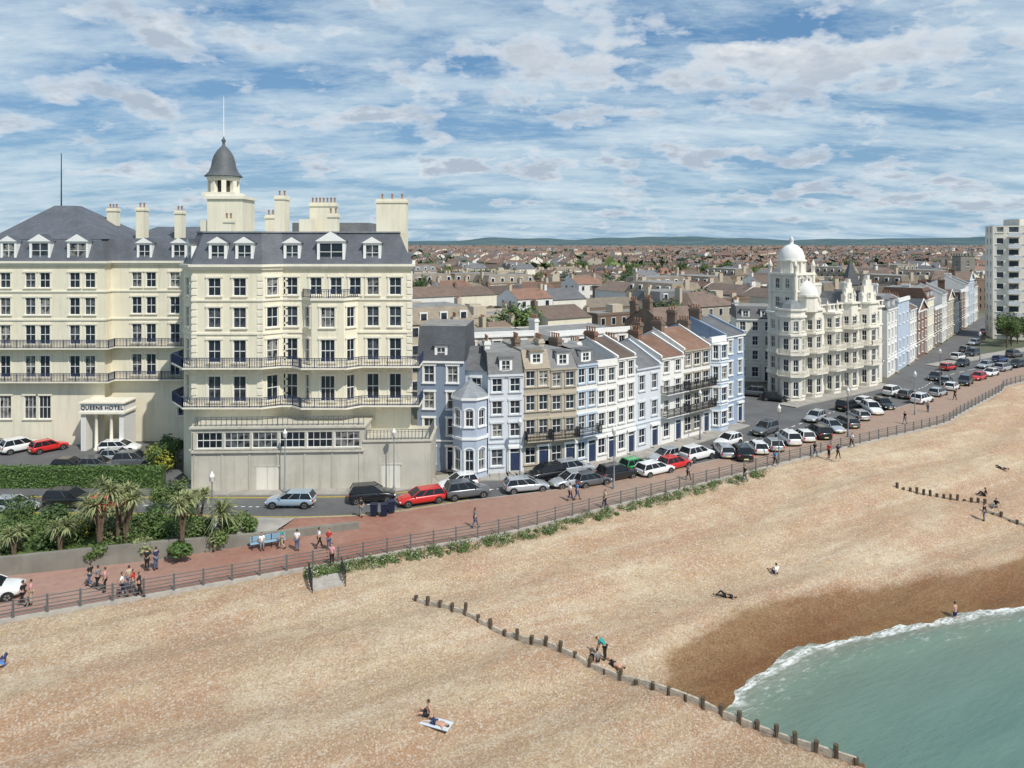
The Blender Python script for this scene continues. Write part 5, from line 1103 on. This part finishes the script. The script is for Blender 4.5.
# ---------------- light, sky, camera ----------------
EL=50
sv=Vector((math.cos(math.radians(EL))*.64,-math.cos(math.radians(EL))*.768,math.sin(math.radians(EL))))
sl=bpy.data.lights.new('sun','SUN');sl.energy=4.1;sl.angle=math.radians(.5);sl.color=(1.,.955,.87);so=bpy.data.objects.new('sun',sl);COL.objects.link(so);so.rotation_euler=sv.to_track_quat('Z','Y').to_euler();so.location=(30,-30,80)
W=bpy.data.worlds.new('World');S.world=W;W.use_nodes=True;nt=W.node_tree;bg=nt.nodes['Background'];bg.inputs[1].default_value=.1
sk=N(nt,'ShaderNodeTexSky');sk.sky_type='NISHITA';sk.sun_disc=False;sk.sun_elevation=math.radians(EL);sk.sun_rotation=math.atan2(sv.x,sv.y);sk.air_density=1.;sk.dust_density=.4;sk.ozone_density=3.
tc=N(nt,'ShaderNodeTexCoord');sp=N(nt,'ShaderNodeSeparateXYZ');nt.links.new(tc.outputs['Generated'],sp.inputs[0])
def mth(op,a,b2=None,c=None):
    n=N(nt,'ShaderNodeMath',operation=op)
    for i,v in enumerate((a,b2,c)):
        if v is None: continue
        if hasattr(v,'is_output'): nt.links.new(v,n.inputs[i])
        else: n.inputs[i].default_value=v
    return n.outputs[0]
zp=mth('MAXIMUM',sp.outputs[2],0.)
def plane(off):
    zc=mth('ADD',zp,off); cb=N(nt,'ShaderNodeCombineXYZ');nt.links.new(mth('DIVIDE',sp.outputs[0],zc),cb.inputs[0]);nt.links.new(mth('DIVIDE',sp.outputs[1],zc),cb.inputs[1]); return cb.outputs[0]
v=plane(.28); v2=plane(.15)
AZ_=mth('DIVIDE',sp.outputs[0],mth('MAXIMUM',sp.outputs[1],.05))
def gb(u,vv,wu,wv,amp):
    a0=(u-512)/710; e_=(243-vv)/710; e0=e_/math.sqrt(1+a0*a0+e_*e_)
    d1=mth('DIVIDE',mth('SUBTRACT',AZ_,a0),wu/710);d2=mth('DIVIDE',mth('SUBTRACT',sp.outputs[2],e0),wv/710)
    r2=mth('ADD',mth('MULTIPLY',d1,d1),mth('MULTIPLY',d2,d2)); return mth('MULTIPLY',mth('POWER',2.718,mth('MULTIPLY',r2,-1.)),amp)
n1=noise(nt,v,6.2,12,.57,(.85,.85,1));n2=noise(nt,v,1.8,4,.55);n3=noise(nt,v2,1.6,12,.68,(.6,1.1,1));n4=noise(nt,v,11.,7,.62,(.9,1.,1))
dens=mth('ADD',mth('MULTIPLY',n1,.68),mth('MULTIPLY',n2,.32))
for g_ in ((770,66,250,30,.11),(560,62,80,22,.07),(240,48,66,13,.11),(15,120,48,15,.09),(400,112,42,10,.10),(610,112,80,12,.07),(30,40,55,11,.06),(660,160,220,14,.05),(125,95,50,8,.06),(450,168,200,12,.05),(870,195,250,14,.06),(100,175,160,10,.045)): dens=mth('ADD',dens,gb(*g_))
skb=mixc(nt,.6,sk.outputs[0],(1.25,3.1,5.6))
base=mixc(nt,ramp(nt,sp.outputs[2],[(0.,.8),(.07,.45),(.25,.0)]),skb,(2.9,4.7,6.4))
c=mixc(nt,ramp(nt,n3,[(.41,0.),(.52,.45),(.66,.85)]),base,(7.2,8.3,8.8))
cm=ramp(nt,dens,[(.54,0.),(.575,.5),(.615,.92),(.65,1.)])
d3=mth('ADD',dens,mth('MULTIPLY',mth('SUBTRACT',n4,.5),.2))
top=mixc(nt,ramp(nt,d3,[(.55,0.),(.64,1.)]),(.82,.87,.92),(.46,.54,.64))
bank=gb(780,40,260,26,1.)
top=mixc(nt,mth('MULTIPLY',bank,mth('MULTIPLY',ramp(nt,n4,[(.36,.2),(.58,1.)]),.9)),top,(.91,.93,.94))
sc=mixc(nt,1.,top,(9.6,9.6,9.6),'MULTIPLY')
nt.links.new(mixc(nt,cm,c,sc),bg.inputs[0])
cam=bpy.data.cameras.new('camera');co=bpy.data.objects.new('camera',cam);COL.objects.link(co);co.location=(0,0,HC);co.rotation_euler=(math.pi/2,0,0)
cam.sensor_width=36;cam.lens=FL/1024*36;cam.shift_y=-(384-HOR)/1024;cam.clip_end=20000;cam.clip_start=.5;S.camera=co
S.view_settings.view_transform='Standard';S.view_settings.look='None';S.view_settings.exposure=0
